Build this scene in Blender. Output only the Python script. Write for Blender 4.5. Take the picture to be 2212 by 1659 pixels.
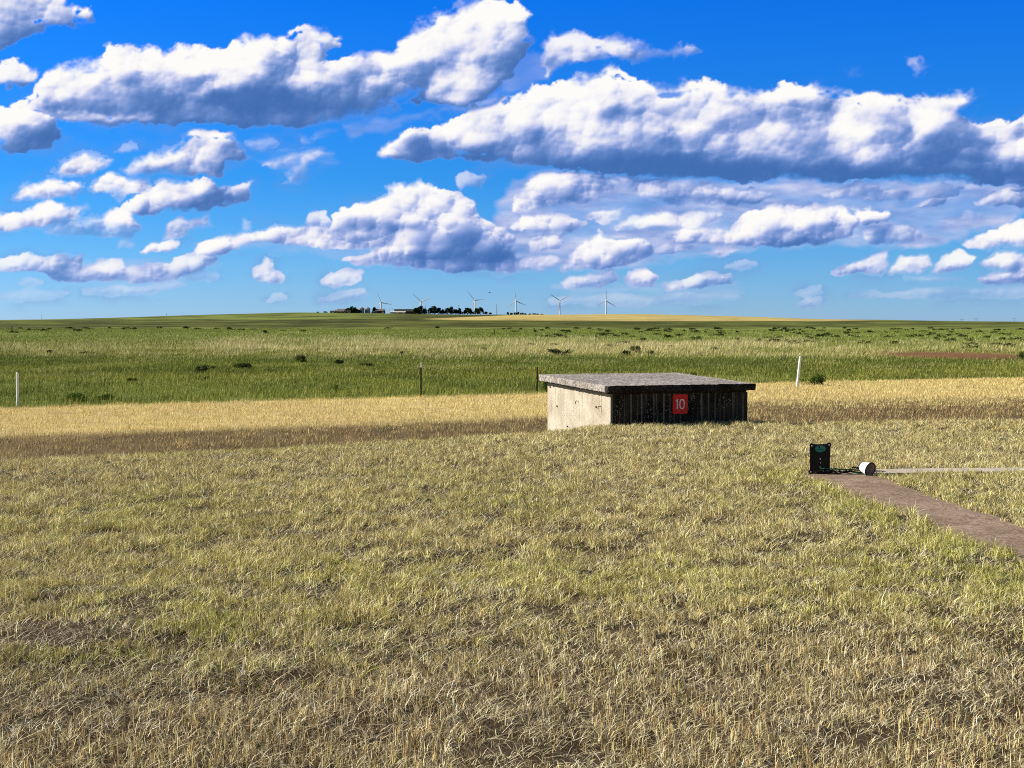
import bpy, bmesh, math, random
import numpy as np
from mathutils import Vector, Matrix, noise as mnoise

# ------------------------------------------------------------------ camera, world, sun
scene = bpy.context.scene
for o in list(bpy.data.objects):
    bpy.data.objects.remove(o)
COL = scene.collection
R = math.radians
rng = np.random.default_rng(7)
random.seed(7)

F = 1490.0            # focal length in pixels of a 1024 wide picture
H = 1.70              # eye height
K = 1024.0 / 2212.0   # notes were taken on a 2212 wide copy of the photograph
PITCH = math.atan((384.0 - 696 * K) / F)

cam_d = bpy.data.cameras.new('camera')
cam = bpy.data.objects.new('camera', cam_d)
COL.objects.link(cam)
cam_d.sensor_fit = 'HORIZONTAL'
cam_d.sensor_width = 36.0
cam_d.lens = 36.0 * F / 1024.0
cam_d.clip_start = 0.05
cam_d.clip_end = 90000
cam.location = (0, 0, H)
cam.rotation_euler = (R(90) - PITCH, 0, 0)
scene.camera = cam

SUN_EL, SUN_AZ = 31.0, 12.0      # sun on the left, SUN_AZ degrees beyond the picture plane
sun_dir = Vector((-math.cos(R(SUN_AZ)) * math.cos(R(SUN_EL)), math.sin(R(SUN_AZ)) * math.cos(R(SUN_EL)), math.sin(R(SUN_EL))))
sd = bpy.data.lights.new('sun', 'SUN')
sd.energy = 4.9
sd.angle = R(0.5)
sd.color = (1.0, 0.93, 0.80)
sun = bpy.data.objects.new('sun', sd)
COL.objects.link(sun)
sun.rotation_euler = sun_dir.to_track_quat('Z', 'Y').to_euler()

scene.view_settings.view_transform = 'Standard'
scene.view_settings.look = 'None'
scene.view_settings.exposure = 0.8
scene.view_settings.gamma = 1.0
scene.cycles.use_denoising = False
scene.cycles.pixel_filter_type = 'BLACKMAN_HARRIS'
scene.cycles.filter_width = 1.05
scene.cycles.max_bounces = 6
scene.cycles.diffuse_bounces = 3
scene.cycles.transmission_bounces = 3


def pix_dir(px, py):
    """direction through a point of the 2212 wide picture"""
    x = (px - 1106) * K / F
    y = (py * K - 384.0) / F
    c, s = math.cos(PITCH), math.sin(PITCH)
    return Vector((x, c - y * s, -s - y * c))


def proj(x, y, z):
    """world -> 2212 wide picture, numpy"""
    c, s = math.cos(PITCH), math.sin(PITCH)
    dz = z - H
    dep = y * c - dz * s
    up = y * s + dz * c
    dep = np.where(dep > 0.05, dep, 0.05)
    return x / dep * F / K + 1106, (384.0 - up / dep * F) / K


# ---- node helper
class NT:
    def __init__(s, tree):
        s.t = tree
        s.n = tree.nodes
        s.l = tree.links

    def node(s, typ, **kw):
        nd = s.n.new(typ)
        for k, v in kw.items():
            setattr(nd, k, v)
        return nd

    def put(s, sock, v):
        if v is None:
            return
        if isinstance(v, bpy.types.NodeSocket):
            s.l.new(v, sock)
        else:
            sock.default_value = v

    def m(s, op, a, b=None, c=None, clamp=False):
        nd = s.n.new('ShaderNodeMath')
        nd.operation = op
        nd.use_clamp = clamp
        s.put(nd.inputs[0], a)
        s.put(nd.inputs[1], b)
        s.put(nd.inputs[2], c)
        return nd.outputs[0]

    def mix(s, f, a, b, mode='MIX'):
        nd = s.n.new('ShaderNodeMix')
        nd.data_type = 'RGBA'
        nd.blend_type = mode
        s.put(nd.inputs[0], f)
        s.put(nd.inputs[6], a)
        s.put(nd.inputs[7], b)
        return nd.outputs[2]

    def xyz(s, x, y, z):
        nd = s.n.new('ShaderNodeCombineXYZ')
        s.put(nd.inputs[0], x); s.put(nd.inputs[1], y); s.put(nd.inputs[2], z)
        return nd.outputs[0]

    def noise(s, vec, scale, detail=4, rough=0.5, dist=0.0, lac=2.0):
        nd = s.n.new('ShaderNodeTexNoise')
        s.put(nd.inputs['Vector'], vec)
        nd.inputs['Scale'].default_value = scale
        nd.inputs['Detail'].default_value = detail
        nd.inputs['Roughness'].default_value = rough
        nd.inputs['Lacunarity'].default_value = lac
        nd.inputs['Distortion'].default_value = dist
        return nd.outputs[0]

    def ramp(s, f, stops):
        nd = s.n.new('ShaderNodeValToRGB')
        s.put(nd.inputs[0], f)
        e = nd.color_ramp.elements
        while len(e) < len(stops):
            e.new(0.5)
        for k, (p, c) in enumerate(stops):
            e[k].position = p
            e[k].color = (c[0], c[1], c[2], 1) if not isinstance(c, (int, float)) else (c, c, c, 1)
        return nd.outputs[0]

    def smooth(s, v, a, b):
        nd = s.n.new('ShaderNodeMapRange')
        nd.interpolation_type = 'SMOOTHSTEP'
        s.put(nd.inputs[0], v)
        nd.inputs[1].default_value = a
        nd.inputs[2].default_value = b
        return nd.outputs[0]


# ---- the clouds: outlines of each cloud turned into a coarse map of directions
# (outline, opacity, edge softness); shade = brightness spots inside them
CLOUDS = [
 ([(25,235),(70,205),(90,165),(130,140),(175,125),(215,118),(225,95),(250,100),(280,95),(300,100),(330,92),(345,108),(400,95),(450,100),(465,110),(500,95),(530,75),(600,80),(640,62),(690,60),(718,72),(715,92),(690,100),(690,125),(720,130),(760,115),(800,108),(845,100),(880,70),(910,40),(960,15),(1000,2),(1060,-6),(1100,2),(1130,10),(1155,30),(1150,60),(1155,80),(1125,110),(1110,160),(1080,190),(1000,230),(950,230),(900,210),(870,240),(820,255),(740,262),(640,268),(560,270),(450,262),(380,262),(300,268),(180,268),(90,250)],1),
 ([(-60,-60),(100,-60),(140,8),(190,20),(197,45),(175,55),(130,60),(80,70),(30,100),(-60,110)],1),
 ([(-60,130),(30,130),(75,150),(70,175),(40,185),(-60,180)],.95),
 ([(-60,240),(60,235),(95,250),(120,275),(140,300),(110,318),(40,325),(-60,322)],1),
 ([(1165,100),(1185,90),(1200,70),(1240,62),(1280,80),(1330,72),(1380,85),(1420,95),(1470,100),(1510,120),(1480,127),(1420,118),(1390,128),(1330,122),(1290,130),(1240,138),(1200,150),(1175,165),(1165,140)],.88),
 ([(820,320),(870,290),(930,285),(960,260),(1000,235),(1060,225),(1110,210),(1160,190),(1200,185),(1240,165),(1280,160),(1310,143),(1350,160),(1400,175),(1450,180),(1490,172),(1550,175),(1600,185),(1650,195),(1700,180),(1750,185),(1800,200),(1860,205),(1910,200),(1960,210),(2030,195),(2090,200),(2110,220),(2080,240),(2130,260),(2212,255),(2400,240),(2400,395),(2212,394),(2100,392),(1900,387),(1700,387),(1500,390),(1350,377),(1150,352),(1100,347),(1000,337),(900,342),(820,337)],1),
 ([(1106,455),(1120,420),(1140,395),(1160,372),(1230,375),(1290,382),(1335,400),(1330,425),(1280,440),(1200,447)],1),
 ([(1325,384),(1400,382),(1470,395),(1560,405),(1650,410),(1690,425),(1640,437),(1540,440),(1440,434),(1370,418)],.9),
 ([(1100,492),(1125,465),(1180,462),(1220,468),(1265,480),(1240,499),(1190,507),(1110,502)],1),
 ([(1330,482),(1390,465),(1440,455),(1520,470),(1515,487),(1430,494),(1340,494)],.95),
 ([(1425,514),(1470,492),(1540,490),(1580,500),(1560,522),(1480,527)],1),
 ([(1580,500),(1600,470),(1650,445),(1720,438),(1800,438),(1830,450),(1850,480),(1830,510),(1790,528),(1700,532),(1640,537),(1575,530),(1550,520)],1),
 ([(1830,452),(1880,445),(1925,455),(1915,477),(1860,482)],1),
 ([(1860,500),(1920,488),(1980,492),(2000,510),(1930,525),(1870,522)],.8),
 ([(1215,580),(1240,545),(1270,515),(1300,500),(1330,510),(1400,520),(1410,540),(1380,560),(1300,578)],1),
 ([(1515,547),(1560,532),(1600,538),(1590,552),(1540,554)],.9),
 ([(1140,522),(1170,500),(1220,505),(1215,532),(1190,547),(1145,542)],1),
 ([(1975,446),(2010,420),(2040,430),(2030,448)],.9),
 ([(2120,440),(2150,415),(2190,405),(2260,400),(2400,400),(2400,445),(2212,445)],.95),
 ([(1440,470),(1480,452),(1560,455),(1580,470),(1530,482),(1460,484)],.8),
 ([(1270,470),(1300,450),(1350,448),(1345,468),(1310,478)],.85),
 ([(1400,540),(1440,528),(1500,535),(1490,550),(1430,552)],.8),
 ([(1100,560),(1140,550),(1200,556),(1210,572),(1150,580),(1105,576)],.8),
 ([(1880,425),(1930,412),(1970,425),(1940,436)],.75),
 ([(2040,475),(2080,460),(2130,465),(2110,482),(2060,488)],.8),
 ([(1750,420),(1830,400),(1950,402),(2080,405),(2060,425),(1900,432)],.7),
 ([(715,485),(720,465),(780,435),(830,425),(850,405),(905,393),(960,410),(1010,425),(1030,450),(1060,470),(1080,480),(1110,500),(1110,585),(960,580),(790,570),(745,560),(800,540),(830,532),(700,532),(600,530),(560,522),(480,545),(420,545),(430,530),(490,508),(560,503),(600,493),(660,492)],1),
 ([(265,365),(300,340),(370,310),(420,282),(470,290),(500,285),(520,305),(525,335),(490,345),(490,375),(450,378),(350,378),(280,375)],1),
 ([(120,370),(140,345),(180,325),(200,330),(245,345),(240,362),(190,372),(130,376)],1),
 ([(28,425),(40,405),(70,392),(110,382),(150,390),(175,405),(160,425),(80,430)],1),
 ([(190,405),(215,385),(245,373),(290,383),(322,385),(318,405),(280,415),(215,418)],1),
 ([(265,445),(310,415),(350,392),(400,395),(440,387),(470,390),(480,405),(545,402),(535,435),(500,448),(440,455),(340,458),(285,458)],1),
 ([(-60,480),(40,460),(80,442),(110,440),(150,450),(190,445),(170,470),(150,480),(90,490),(-60,495)],1),
 ([(205,480),(225,460),(250,445),(285,460),(300,485),(270,500),(215,492)],1),
 ([(100,500),(140,465),(200,470),(300,490),(280,510),(150,508)],.55),
 ([(350,510),(360,485),(390,470),(410,480),(450,462),(457,485),(420,495),(370,510)],.85),
 ([(305,540),(330,525),(360,518),(383,525),(370,538),(320,543)],.95),
 ([(-60,585),(5,558),(60,550),(100,560),(130,555),(160,565),(175,550),(178,580),(220,560),(265,562),(270,580),(320,570),(370,575),(380,560),(420,545),(465,555),(440,580),(400,590),(380,600),(300,608),(200,605),(130,603),(100,590),(40,587)],.85),
 ([(548,600),(552,580),(580,562),(592,570),(590,590),(610,595),(605,608),(560,608)],.85),
 ([(700,610),(720,590),(755,583),(785,585),(760,610),(720,616)],.8),
 ([(1215,612),(1240,595),(1290,590),(1325,583),(1332,605),(1300,618),(1220,620)],.85),
 ([(1350,604),(1360,585),(1395,576),(1418,600),(1405,614),(1370,614)],1),
 ([(1430,614),(1480,605),(1510,592),(1575,595),(1580,610),(1500,618),(1440,624)],.8),
 ([(1800,587),(1850,570),(1915,543),(1920,570),(1900,590)],.9),
 ([(1920,587),(1945,555),(2000,548),(2015,570),(1985,588)],.9),
 ([(2010,587),(2040,555),(2070,540),(2105,560),(2080,583)],.9),
 ([(2120,572),(2150,543),(2200,548),(2400,560),(2400,577),(2150,580)],.9),
 ([(2080,527),(2110,505),(2160,490),(2212,478),(2400,470),(2400,534),(2100,534)],1),
 ([(2120,602),(2160,588),(2212,568),(2400,565),(2400,614),(2130,614)],.95),
 ([(560,350),(640,325),(700,322),(712,335),(670,360),(640,395),(612,395),(640,355),(600,360)],.6),
 ([(655,290),(730,275),(735,292),(700,303),(660,300)],.5),
 ([(985,385),(1010,372),(1050,380),(1045,405),(1000,408)],.55),
 ([(1950,130),(1990,125),(1995,150),(2020,145),(1980,165),(1960,155)],.4),
 ([(1820,147),(1852,145),(1856,158),(1825,162)],.3),
 ([(663,482),(672,460),(700,460),(707,480),(690,492)],.8),
 ([(690,645),(780,626),(788,640),(720,650)],.5),
 ([(583,648),(590,638),(612,636),(615,646)],.35),
 ([(1570,575),(1600,562),(1632,572),(1610,580)],.45),
 ([(1722,632),(1770,618),(1775,628),(1735,637)],.35),
 ([(1730,658),(1750,645),(1775,642),(1765,656),(1740,662)],.45),
 ([(40,615),(60,600),(90,610),(70,620)],.35),
 ([(1440,650),(1560,632),(1600,640),(1500,655)],.25),
 ([(528,495),(535,478),(548,482),(545,498)],.4),
 ([(255,530),(270,520),(290,522),(285,530)],.4),
 ([(-60,640),(60,628),(140,632),(120,642),(0,650)],.25),
 ([(180,628),(260,615),(330,618),(380,608),(400,616),(330,630),(240,634)],.4),
 ([(1190,650),(1300,638),(1420,640),(1500,632),(1580,640),(1500,652),(1330,658)],.35),
 ([(1900,640),(2000,622),(2120,625),(2212,618),(2400,612),(2400,636),(2100,640)],.35),
 ([(230,420),(255,405),(275,412),(262,430)],.5),
 ([(255,325),(275,315),(290,322),(275,332)],.4),
 ([(400,600),(430,590),(470,594),(450,604)],.35),
 ([(1300,652),(1380,642),(1440,650),(1380,660)],.3),
 ([(1960,600),(2020,594),(2080,600),(2010,606)],.35),
 ([(530,300),(560,296),(590,310),(560,318)],.2),
 ([(1840,640),(1880,628),(1900,634),(1880,644)],.3),
]
VEILS = [
 ([(1080,430),(1110,390),(1170,372),(1250,375),(1330,380),(1500,388),(1700,388),(1900,388),(2212,390),(2400,390),(2400,455),(2212,462),(2180,490),(2100,500),(2080,520),(1980,535),(1850,530),(1700,535),(1600,545),(1520,548),(1440,560),(1300,580),(1200,577),(1100,585),(1060,480)],.86, .50),
 ([(1110,120),(1175,120),(1185,170),(1120,200),(1050,230),(760,300),(740,270),(950,235),(1080,195)],.5,.45),
 ([(1060,480),(1110,500),(1450,560),(1300,582),(1100,588),(960,582),(900,540)],.75,.42),
 ([(60,560),(380,560),(470,575),(400,600),(140,608)],.4,.6),
 ([(420,530),(720,500),(1000,540),(760,560)],.45,.55),
 ([(540,340),(700,315),(720,345),(620,372)],.3,.5),
 ([(1200,620),(1600,612),(1600,628),(1240,632)],.35,.6),
]
# places where blue shows between or through the clouds
CUTS = [(1065, 445, 26, 34, 60), (930, 243, 70, 10, 40), (1455, 562, 60, 14, 40), (1180, 540, 30, 10, 14), (1640, 548, 90, 12, 30), (1000, 500, 40, 8, 10), (1640, 455, 60, 8, 14),
        (1560, 470, 26, 9, 16), (1900, 455, 70, 9, 18), (2030, 460, 40, 16, 22), (2090, 490, 60, 18, 30), (1290, 455, 50, 8, 16), (1120, 500, 50, 7, 18), (1330, 510, 50, 8, 14), (820, 515, 90, 6, 14),
        (600, 540, 60, 10, 20), (760, 545, 60, 6, 24), (1740, 400, 60, 8, 12), (1130, 365, 50, 10, 20), (995, 125, 14, 9, 40), (2140, 240, 40, 14, 30), (280, 85, 20, 14, 12), (1960, 408, 70, 6, 12),
        (140, 575, 16, 12, 18), (340, 590, 30, 7, 16), (60, 590, 50, 8, 12)]
# (x, y, rx, ry, amount): brighter or darker parts of the clouds
SPOTS = [
 (190,150,26,22,.35),(410,105,34,16,.4),(390,147,28,16,.4),(375,182,30,12,.35),(550,145,30,24,.25),(680,165,30,26,.35),(850,120,40,26,.3),(1000,165,36,30,.3),(280,175,26,18,-.4),(310,125,22,18,-.35),(330,210,60,10,.15),(500,215,60,14,-.3),(225,253,70,8,.4),(665,245,60,7,.3),(430,225,40,16,.3),(730,110,30,10,.2),
 (1310,165,30,18,.3),(1230,190,34,20,.3),(1430,205,28,22,.3),(1500,190,26,16,.3),(1200,245,60,18,.2),(1330,240,40,14,-.2),(1560,215,20,30,-.25),(1420,255,60,12,-.25),(1250,300,90,10,.2),
 (170,165,80,45,.35),(400,130,90,50,.3),(290,160,40,30,-.2),(250,190,60,25,-.1),(150,240,120,16,-.3),(380,225,280,26,-.45),(240,258,120,10,.25),(600,215,90,35,-.55),(760,215,130,28,-.4),
 (560,160,70,60,-.05),(640,120,60,50,-.12),(620,80,70,30,-.15),(790,160,50,35,.2),(1000,60,130,60,.2),(960,190,45,35,.3),(1060,200,50,50,-.25),(860,210,60,30,-.35),(650,255,90,12,.15),
 (480,200,50,30,-.3),(500,120,50,30,-.25),
 (60,50,90,30,.1),(170,50,40,25,-.25),(30,150,60,20,.1),(30,255,50,18,.3),(80,295,60,25,-.5),
 (1240,100,60,30,.1),(1450,112,60,15,-.35),(1190,150,30,30,-.4),
 (1100,250,120,50,.25),(1300,200,130,60,.35),(1480,220,90,50,.2),(1600,225,60,45,.1),(1350,290,150,25,.1),(1480,300,70,20,-.15),(1700,230,60,30,-.45),(1740,190,60,14,.45),
 (1820,225,90,28,-.35),(2000,215,110,28,-.4),(1900,250,60,20,-.25),(1680,305,60,50,.35),(1830,275,90,20,.4),(1870,320,60,35,.3),(1780,300,50,30,-.3),(1540,320,50,15,.3),
 (2180,295,60,25,.5),(2060,300,60,30,0.05),(1980,300,50,35,-.25),(2050,350,120,30,-.25),(900,315,90,22,-.65),(880,290,14,8,.6),(1010,325,50,14,-.3),
 (1300,352,320,22,-.75),(1650,368,350,18,-.9),(2050,378,260,16,-.8),(1130,350,90,7,.5),(1450,345,120,14,-.5),(2212,350,50,20,.1),
 (1190,410,80,40,.2),(1130,385,25,14,.35),(1350,395,60,12,.1),(1570,415,150,16,.1),(1700,440,150,14,-.5),(1500,440,120,14,-.25),(1960,420,100,20,-.3),(2060,410,120,20,-.3),
 (1150,470,60,14,.4),(1330,470,100,18,.15),(1450,480,120,14,.3),(1470,500,60,10,.2),(1750,470,150,26,.4),(1860,465,60,16,.45),(1650,480,60,20,-.1),(1800,510,60,12,.2),(1950,490,120,20,-.2),(1700,532,300,14,-.4),
 (1350,530,100,22,.15),(1290,520,30,14,-.3),(1200,550,80,20,-.1),(1000,520,70,25,-.45),(1080,540,40,25,-.15),(1060,560,60,16,-.3),
 (890,425,80,26,.5),(800,445,50,14,.25),(860,488,160,12,-.5),(800,470,90,14,-.1),(1020,470,60,30,-.15),(700,510,90,12,.1),(490,525,60,16,.3),(640,500,50,14,-.1),(860,540,110,14,.3),(1000,560,140,12,-.2),
 (430,310,60,24,.3),(500,325,40,30,-.3),(360,370,110,10,-.25),(350,340,60,20,.2),(180,345,50,14,.3),(80,400,60,14,.3),(250,390,60,12,.3),(340,420,60,20,.3),(430,405,40,16,.25),(500,425,50,20,-.25),(370,455,90,8,-.3),
 (80,455,90,14,.3),(245,470,40,16,.35),(170,490,120,16,-.3),(400,490,60,16,0.0),(345,530,40,8,.3),(230,575,50,10,.25),(410,565,40,12,.3),(300,600,200,10,-.15),(440,560,26,16,-.3),
 (1385,590,40,14,.4),(1290,600,50,10,.2),(1530,600,60,8,.2),(1880,570,40,14,.15),(1970,567,40,12,.2),(2050,560,40,12,.2),(2160,560,60,12,.2),(2160,505,80,14,.3),(2180,595,80,14,.3),
 (720,290,60,16,-.3),(640,350,60,30,-.15),(1000,150,600,40,-.05),
]
# ---- numpy value noise
_perm = rng.random((256, 256))


def vnoise(x, y):
    xi = np.floor(x).astype(int); yi = np.floor(y).astype(int)
    fx = x - xi; fy = y - yi
    fx = fx * fx * (3 - 2 * fx); fy = fy * fy * (3 - 2 * fy)
    a = _perm[xi % 256, yi % 256]; b = _perm[(xi + 1) % 256, yi % 256]
    c = _perm[xi % 256, (yi + 1) % 256]; d = _perm[(xi + 1) % 256, (yi + 1) % 256]
    return (a * (1 - fx) + b * fx) * (1 - fy) + (c * (1 - fx) + d * fx) * fy


def fbm(x, y, o=4, gain=0.5):
    s = 0; a = 0.5; t = 0
    for k in range(o):
        s = s + a * vnoise(x + 17.3 * k, y - 9.1 * k); t += a
        x = x * 2.03; y = y * 2.03; a *= gain
    return s / t


def sm(t):
    t = np.clip(t, 0, 1)
    return t * t * (3 - 2 * t)


def poly_sd(pts, X, Y):
    d = np.full(X.shape, 1e9)
    s = np.zeros(X.shape, bool)
    n = len(pts)
    for i in range(n):
        ax, ay = pts[i]; bx, by = pts[(i + 1) % n]
        ex, ey = bx - ax, by - ay
        wx, wy = X - ax, Y - ay
        t = np.clip((wx * ex + wy * ey) / (ex * ex + ey * ey + 1e-9), 0, 1)
        d = np.minimum(d, (wx - ex * t) ** 2 + (wy - ey * t) ** 2)
        c = ((ay > Y) != (by > Y)) & (X < (bx - ax) * (Y - ay) / (by - ay + 1e-12) + ax)
        s ^= c
    d = np.sqrt(d)
    return np.where(s, d, -d)


def blur(a, n, axis):
    """box blur run twice"""
    for _ in range(2):
        p = np.pad(a, [(n, n) if k == axis else (0, 0) for k in range(2)], mode='edge')
        c = np.cumsum(p, axis=axis)
        c = np.insert(c, 0, 0, axis=axis)
        m = a.shape[axis]
        hi = np.take(c, np.arange(2 * n + 1, 2 * n + 1 + m), axis=axis)
        lo = np.take(c, np.arange(0, m), axis=axis)
        a = (hi - lo) / (2 * n + 1)
    return a


def shift(a, dr, dc):
    """sample the field dr rows and dc columns away"""
    r = np.clip(np.arange(a.shape[0]) + dr, 0, a.shape[0] - 1)
    c = np.clip(np.arange(a.shape[1]) + dc, 0, a.shape[1] - 1)
    return a[r][:, c]


SKU = np.arange(-0.385, 0.385, 1.0 / F)
SKV = np.arange(-0.012, 0.245, 1.0 / F)


def cloud_fields():
    """density, lightness of every direction; clouds are heaps of puffs inside the outlines"""
    UU, VV = np.meshgrid(SKU, SKV)
    PX, PY = proj(np.sin(UU) * 1000, np.cos(UU) * 1000, VV * 1000 + H)
    # ragged coordinates
    k = np.clip((720 - PY) / 500, .25, 1.0)
    def wn(s, ox, oy):
        return fbm(PX / s + ox, PY / s * 1.2 + oy, 4, .5) - .5
    WX = PX + k * 48 * wn(60, 3, 9) + 16 * wn(22, 13, 2)
    WY = PY + k * 34 * wn(60, 30, 5) + 12 * wn(22, 1, 22)
    S = np.full(PX.shape, -60.0)
    OP = np.zeros(PX.shape); WS = np.full(PX.shape, 1e-6)
    REL = np.zeros(PX.shape)
    tone = np.zeros(PX.shape)
    r2 = np.random.default_rng(11)
    for pts, op in CLOUDS:
        a = np.array(pts, float)
        m = 60
        x0, x1, y0, y1 = a[:, 0].min() - m, a[:, 0].max() + m, a[:, 1].min() - m, a[:, 1].max() + m
        cm = np.where((PX[0] > x0) & (PX[0] < x1))[0]
        rm = np.where((PY[:, len(SKU) // 2] > y0) & (PY[:, len(SKU) // 2] < y1))[0]
        if len(cm) == 0 or len(rm) == 0:
            continue
        sl = (slice(rm[0], rm[-1] + 1), slice(cm[0], cm[-1] + 1))
        sdv = poly_sd(pts, WX[sl], WY[sl])
        S[sl] = np.maximum(S[sl], sdv)
        w_ = np.clip(sdv + 12, 0, 40) ** 2 + 1e-9
        yb, yt = a[:, 1].max(), max(a[:, 1].min(), -30)
        rel = np.clip((yb - WY[sl]) / max(yb - yt, 1), 0, 1)
        OP[sl] += w_ * op; REL[sl] += w_ * rel; WS[sl] += w_
    for gx, gy, gw, gh, gd in CUTS:
        S -= .6 * gd * np.exp(-((WX - gx) / gw) ** 2 - ((WY - gy) / gh) ** 2)
    OP /= WS; REL /= WS
    # puffs: overlapping spheres, larger in the body, small at the rim
    rows, cols = PX.shape
    sc = 1 / K
    hts = np.maximum(S, 0) ** 0.75 * 0.8
    base = hts.copy()
    for size, cnt, amp in ((78, 420, .9), (44, 1100, .9), (25, 3200, .9), (13, 12000, .85), (7, 30000, .7)):
        rr_ = r2.integers(0, rows, cnt); cc_ = r2.integers(0, cols, cnt)
        for r0, c0 in zip(rr_, cc_):
            s0 = S[r0, c0]
            if s0 < size * .12:
                continue
            rad = size * (.6 + .8 * r2.random()) * max(.3, min(1, (720 - PY[r0, c0]) / 430))
            rp = rad / sc
            if rp < 1.5:
                continue
            n_ = int(rp) + 1
            ra, rb, ca, cb = max(r0 - n_, 0), min(r0 + n_ + 1, rows), max(c0 - n_, 0), min(c0 + n_ + 1, cols)
            yy = np.arange(ra, rb)[:, None] - r0; xx = np.arange(ca, cb)[None, :] - c0
            q = 1 - (xx * xx + (yy * 1.2) ** 2) / (rp * rp)
            add = base[r0, c0] + amp * rad * (np.sqrt(np.clip(q, 0, 1)) - .45)
            v = hts[ra:rb, ca:cb]
            win = (q > 0) & (add > v)
            v[win] = add[win]
            if size > 10:
                tn = (size > 20) * .55 * (r2.random() - .5) + .75 * np.clip((yy * .75 - xx * .5) / rp, -1, 1)
                tone[ra:rb, ca:cb][win] = (tone[ra:rb, ca:cb] * .35 + .65 * tn)[win]
        base = .5 * base + .5 * hts
    hts = hts + k * 4 * (fbm(PX / 11, PY / 9, 3, .5) - .5) + k * 12 * (fbm(PX / 34, PY / 26, 3, .5) - .5)
    hts = hts * sm((S + 10) / 16)
    # slope towards the sun (left and above), fine and broad
    fine = (hts - shift(hts, 2, -2)) / (2 * sc)
    hb = blur(blur(hts, 4, 0), 4, 1)
    broad = (hb - shift(hb, 6, -7)) / (8 * sc)
    hb2 = blur(blur(hts, 12, 0), 16, 1)
    vbroad = (hb2 - shift(hb2, 16, -14)) / (18 * sc)
    # depth of cloud the sunlight must pass
    dens = sm((S + 4) / 18) * (.35 + .65 * sm(hts / 40))
    tau = np.zeros_like(dens)
    for i_, st in enumerate((3, 7, 13, 22, 34, 50)):
        tau += shift(dens, int(st * .85), -int(st * .55)) * (1.0, 1, 1, 1, .9, .8)[i_]
    lum = .75 - .034 * tau + .15 * np.clip(fine, -1.2, 1.2)
    lum += .36 * np.clip(broad, -1, 1) + .22 * np.clip(vbroad, -1, 1)
    lum += .10 * (REL - .5)
    lum += .30 * blur(blur(tone, 1, 0), 1, 1)
    # drifting thicker and thinner parts, with crisp upper-left edges
    drift = fbm(WX / 105, WY / 56 + 31, 3, .45)
    lum += .55 * (drift - shift(drift, 9, -9)) / .12 * .22 + .6 * (fbm(WX / 130 + 3, WY / 60, 3, .45) - .5)
    for (sx, sy, rx, ry, am) in SPOTS:
        lum += .95 * am * np.exp(-(((WX - sx) / rx) ** 2 + ((WY - sy) / ry) ** 2) * 1.2)
    lum = .5 + .5 * np.tanh((lum - .56) * 1.9)
    edge = S + 3.5 + k * 9 * (fbm(PX / 7, PY / 6, 3, .55) - .5) - k * 18 * sm((S - 2) / 12) * sm((fbm(PX / 80 + 50, PY / 42, 4, .5) - .56) / .2) + k * 19 * (fbm(PX / 18, PY / 15, 4, .52) - .5)
    soft = 5 + 30 * sm((fbm(PX / 90 + 9, PY / 60, 3) - .35) / .4)
    al = sm((edge + 3) / (soft * k + 2))
    al = al * (OP + (1 - OP) * .6 * sm((S - 8) / 30))
    # thin layers of cloud the heaps stand in
    for pts, vop, vl in VEILS:
        vs = poly_sd(pts, WX, WY) + 26 * (fbm(PX / 45, PY / 22, 4, .5) - .5)
        va = vop * sm((vs + 8) / 22) * (.6 + .5 * sm((fbm(PX / 90 + 7, PY / 24, 4, .5) - .3) / .4))
        vlum = vl + .5 * (fbm(PX / 70 + 3, PY / 20 + 8, 4, .5) - .5) * 1.3
        na = 1 - (1 - al) * (1 - va)
        lum = (lum * al + vlum * va * (1 - al)) / np.maximum(na, 1e-3)
        al = na
    # thin veils between and around the clouds
    veil = .42 * sm((S + 34) / 44) * sm((fbm(PX / 120, PY / 40 + 5, 5, .6) - .42) / .25) * sm((PY - 120) / 200)
    al = np.maximum(al, veil)
    thin = 1 - sm(al * 1.1)
    lum = lum * (1 - .5 * thin) + .5 * .58 * thin
    # leave the margins clear
    fadem = sm((SKU[-1] - np.abs(UU)) / .02) * sm((SKV[-1] - VV) / .01)
    return UU, VV, al * fadem * sm((VV + .0) / .01), np.clip(lum, 0, 1)


world = bpy.data.worlds.new('World')
scene.world = world
world.use_nodes = True
SKY_TINT = [(0.0, (.31, .51, .94)), (.06, (.215, .46, .87)), (.11, (.15, .43, .83)), (.19, (.07, .38, .82)), (.42, (.015, .35, 1.0)), (.62, (.28, .42, .62)), (1.0, (.42, .47, .56))]


def sky_nodes(w, vec):
    """daylight sky seen in direction vec, graded to the deep blue of the photograph"""
    sky = w.node('ShaderNodeTexSky', sky_type='NISHITA')
    sky.sun_disc = False
    sky.sun_elevation = R(SUN_EL)
    sky.sun_rotation = math.atan2(sun_dir.x, sun_dir.y)
    sky.altitude = 1000
    sky.air_density = 1.0
    sky.dust_density = 0.3
    sky.ozone_density = 3.0
    w.l.new(vec, sky.inputs[0])
    sep = w.node('ShaderNodeSeparateXYZ'); w.l.new(vec, sep.inputs[0])
    t = w.m('MULTIPLY', w.m('MAXIMUM', sep.outputs[2], 0.0), 2.0, clamp=True)
    tint = w.node('ShaderNodeVectorMath', operation='SCALE')
    front = w.smooth(sep.outputs[1], .35, .88)      # unseen sky to the sides and behind dimmed, to deepen shadows
    w.put(tint.inputs[0], w.mix(front, (.37, .38, .42, 1), w.ramp(t, SKY_TINT))); tint.inputs['Scale'].default_value = 1.7
    return w.mix(1.0, sky.outputs[0], tint.outputs[0], 'MULTIPLY')


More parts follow.
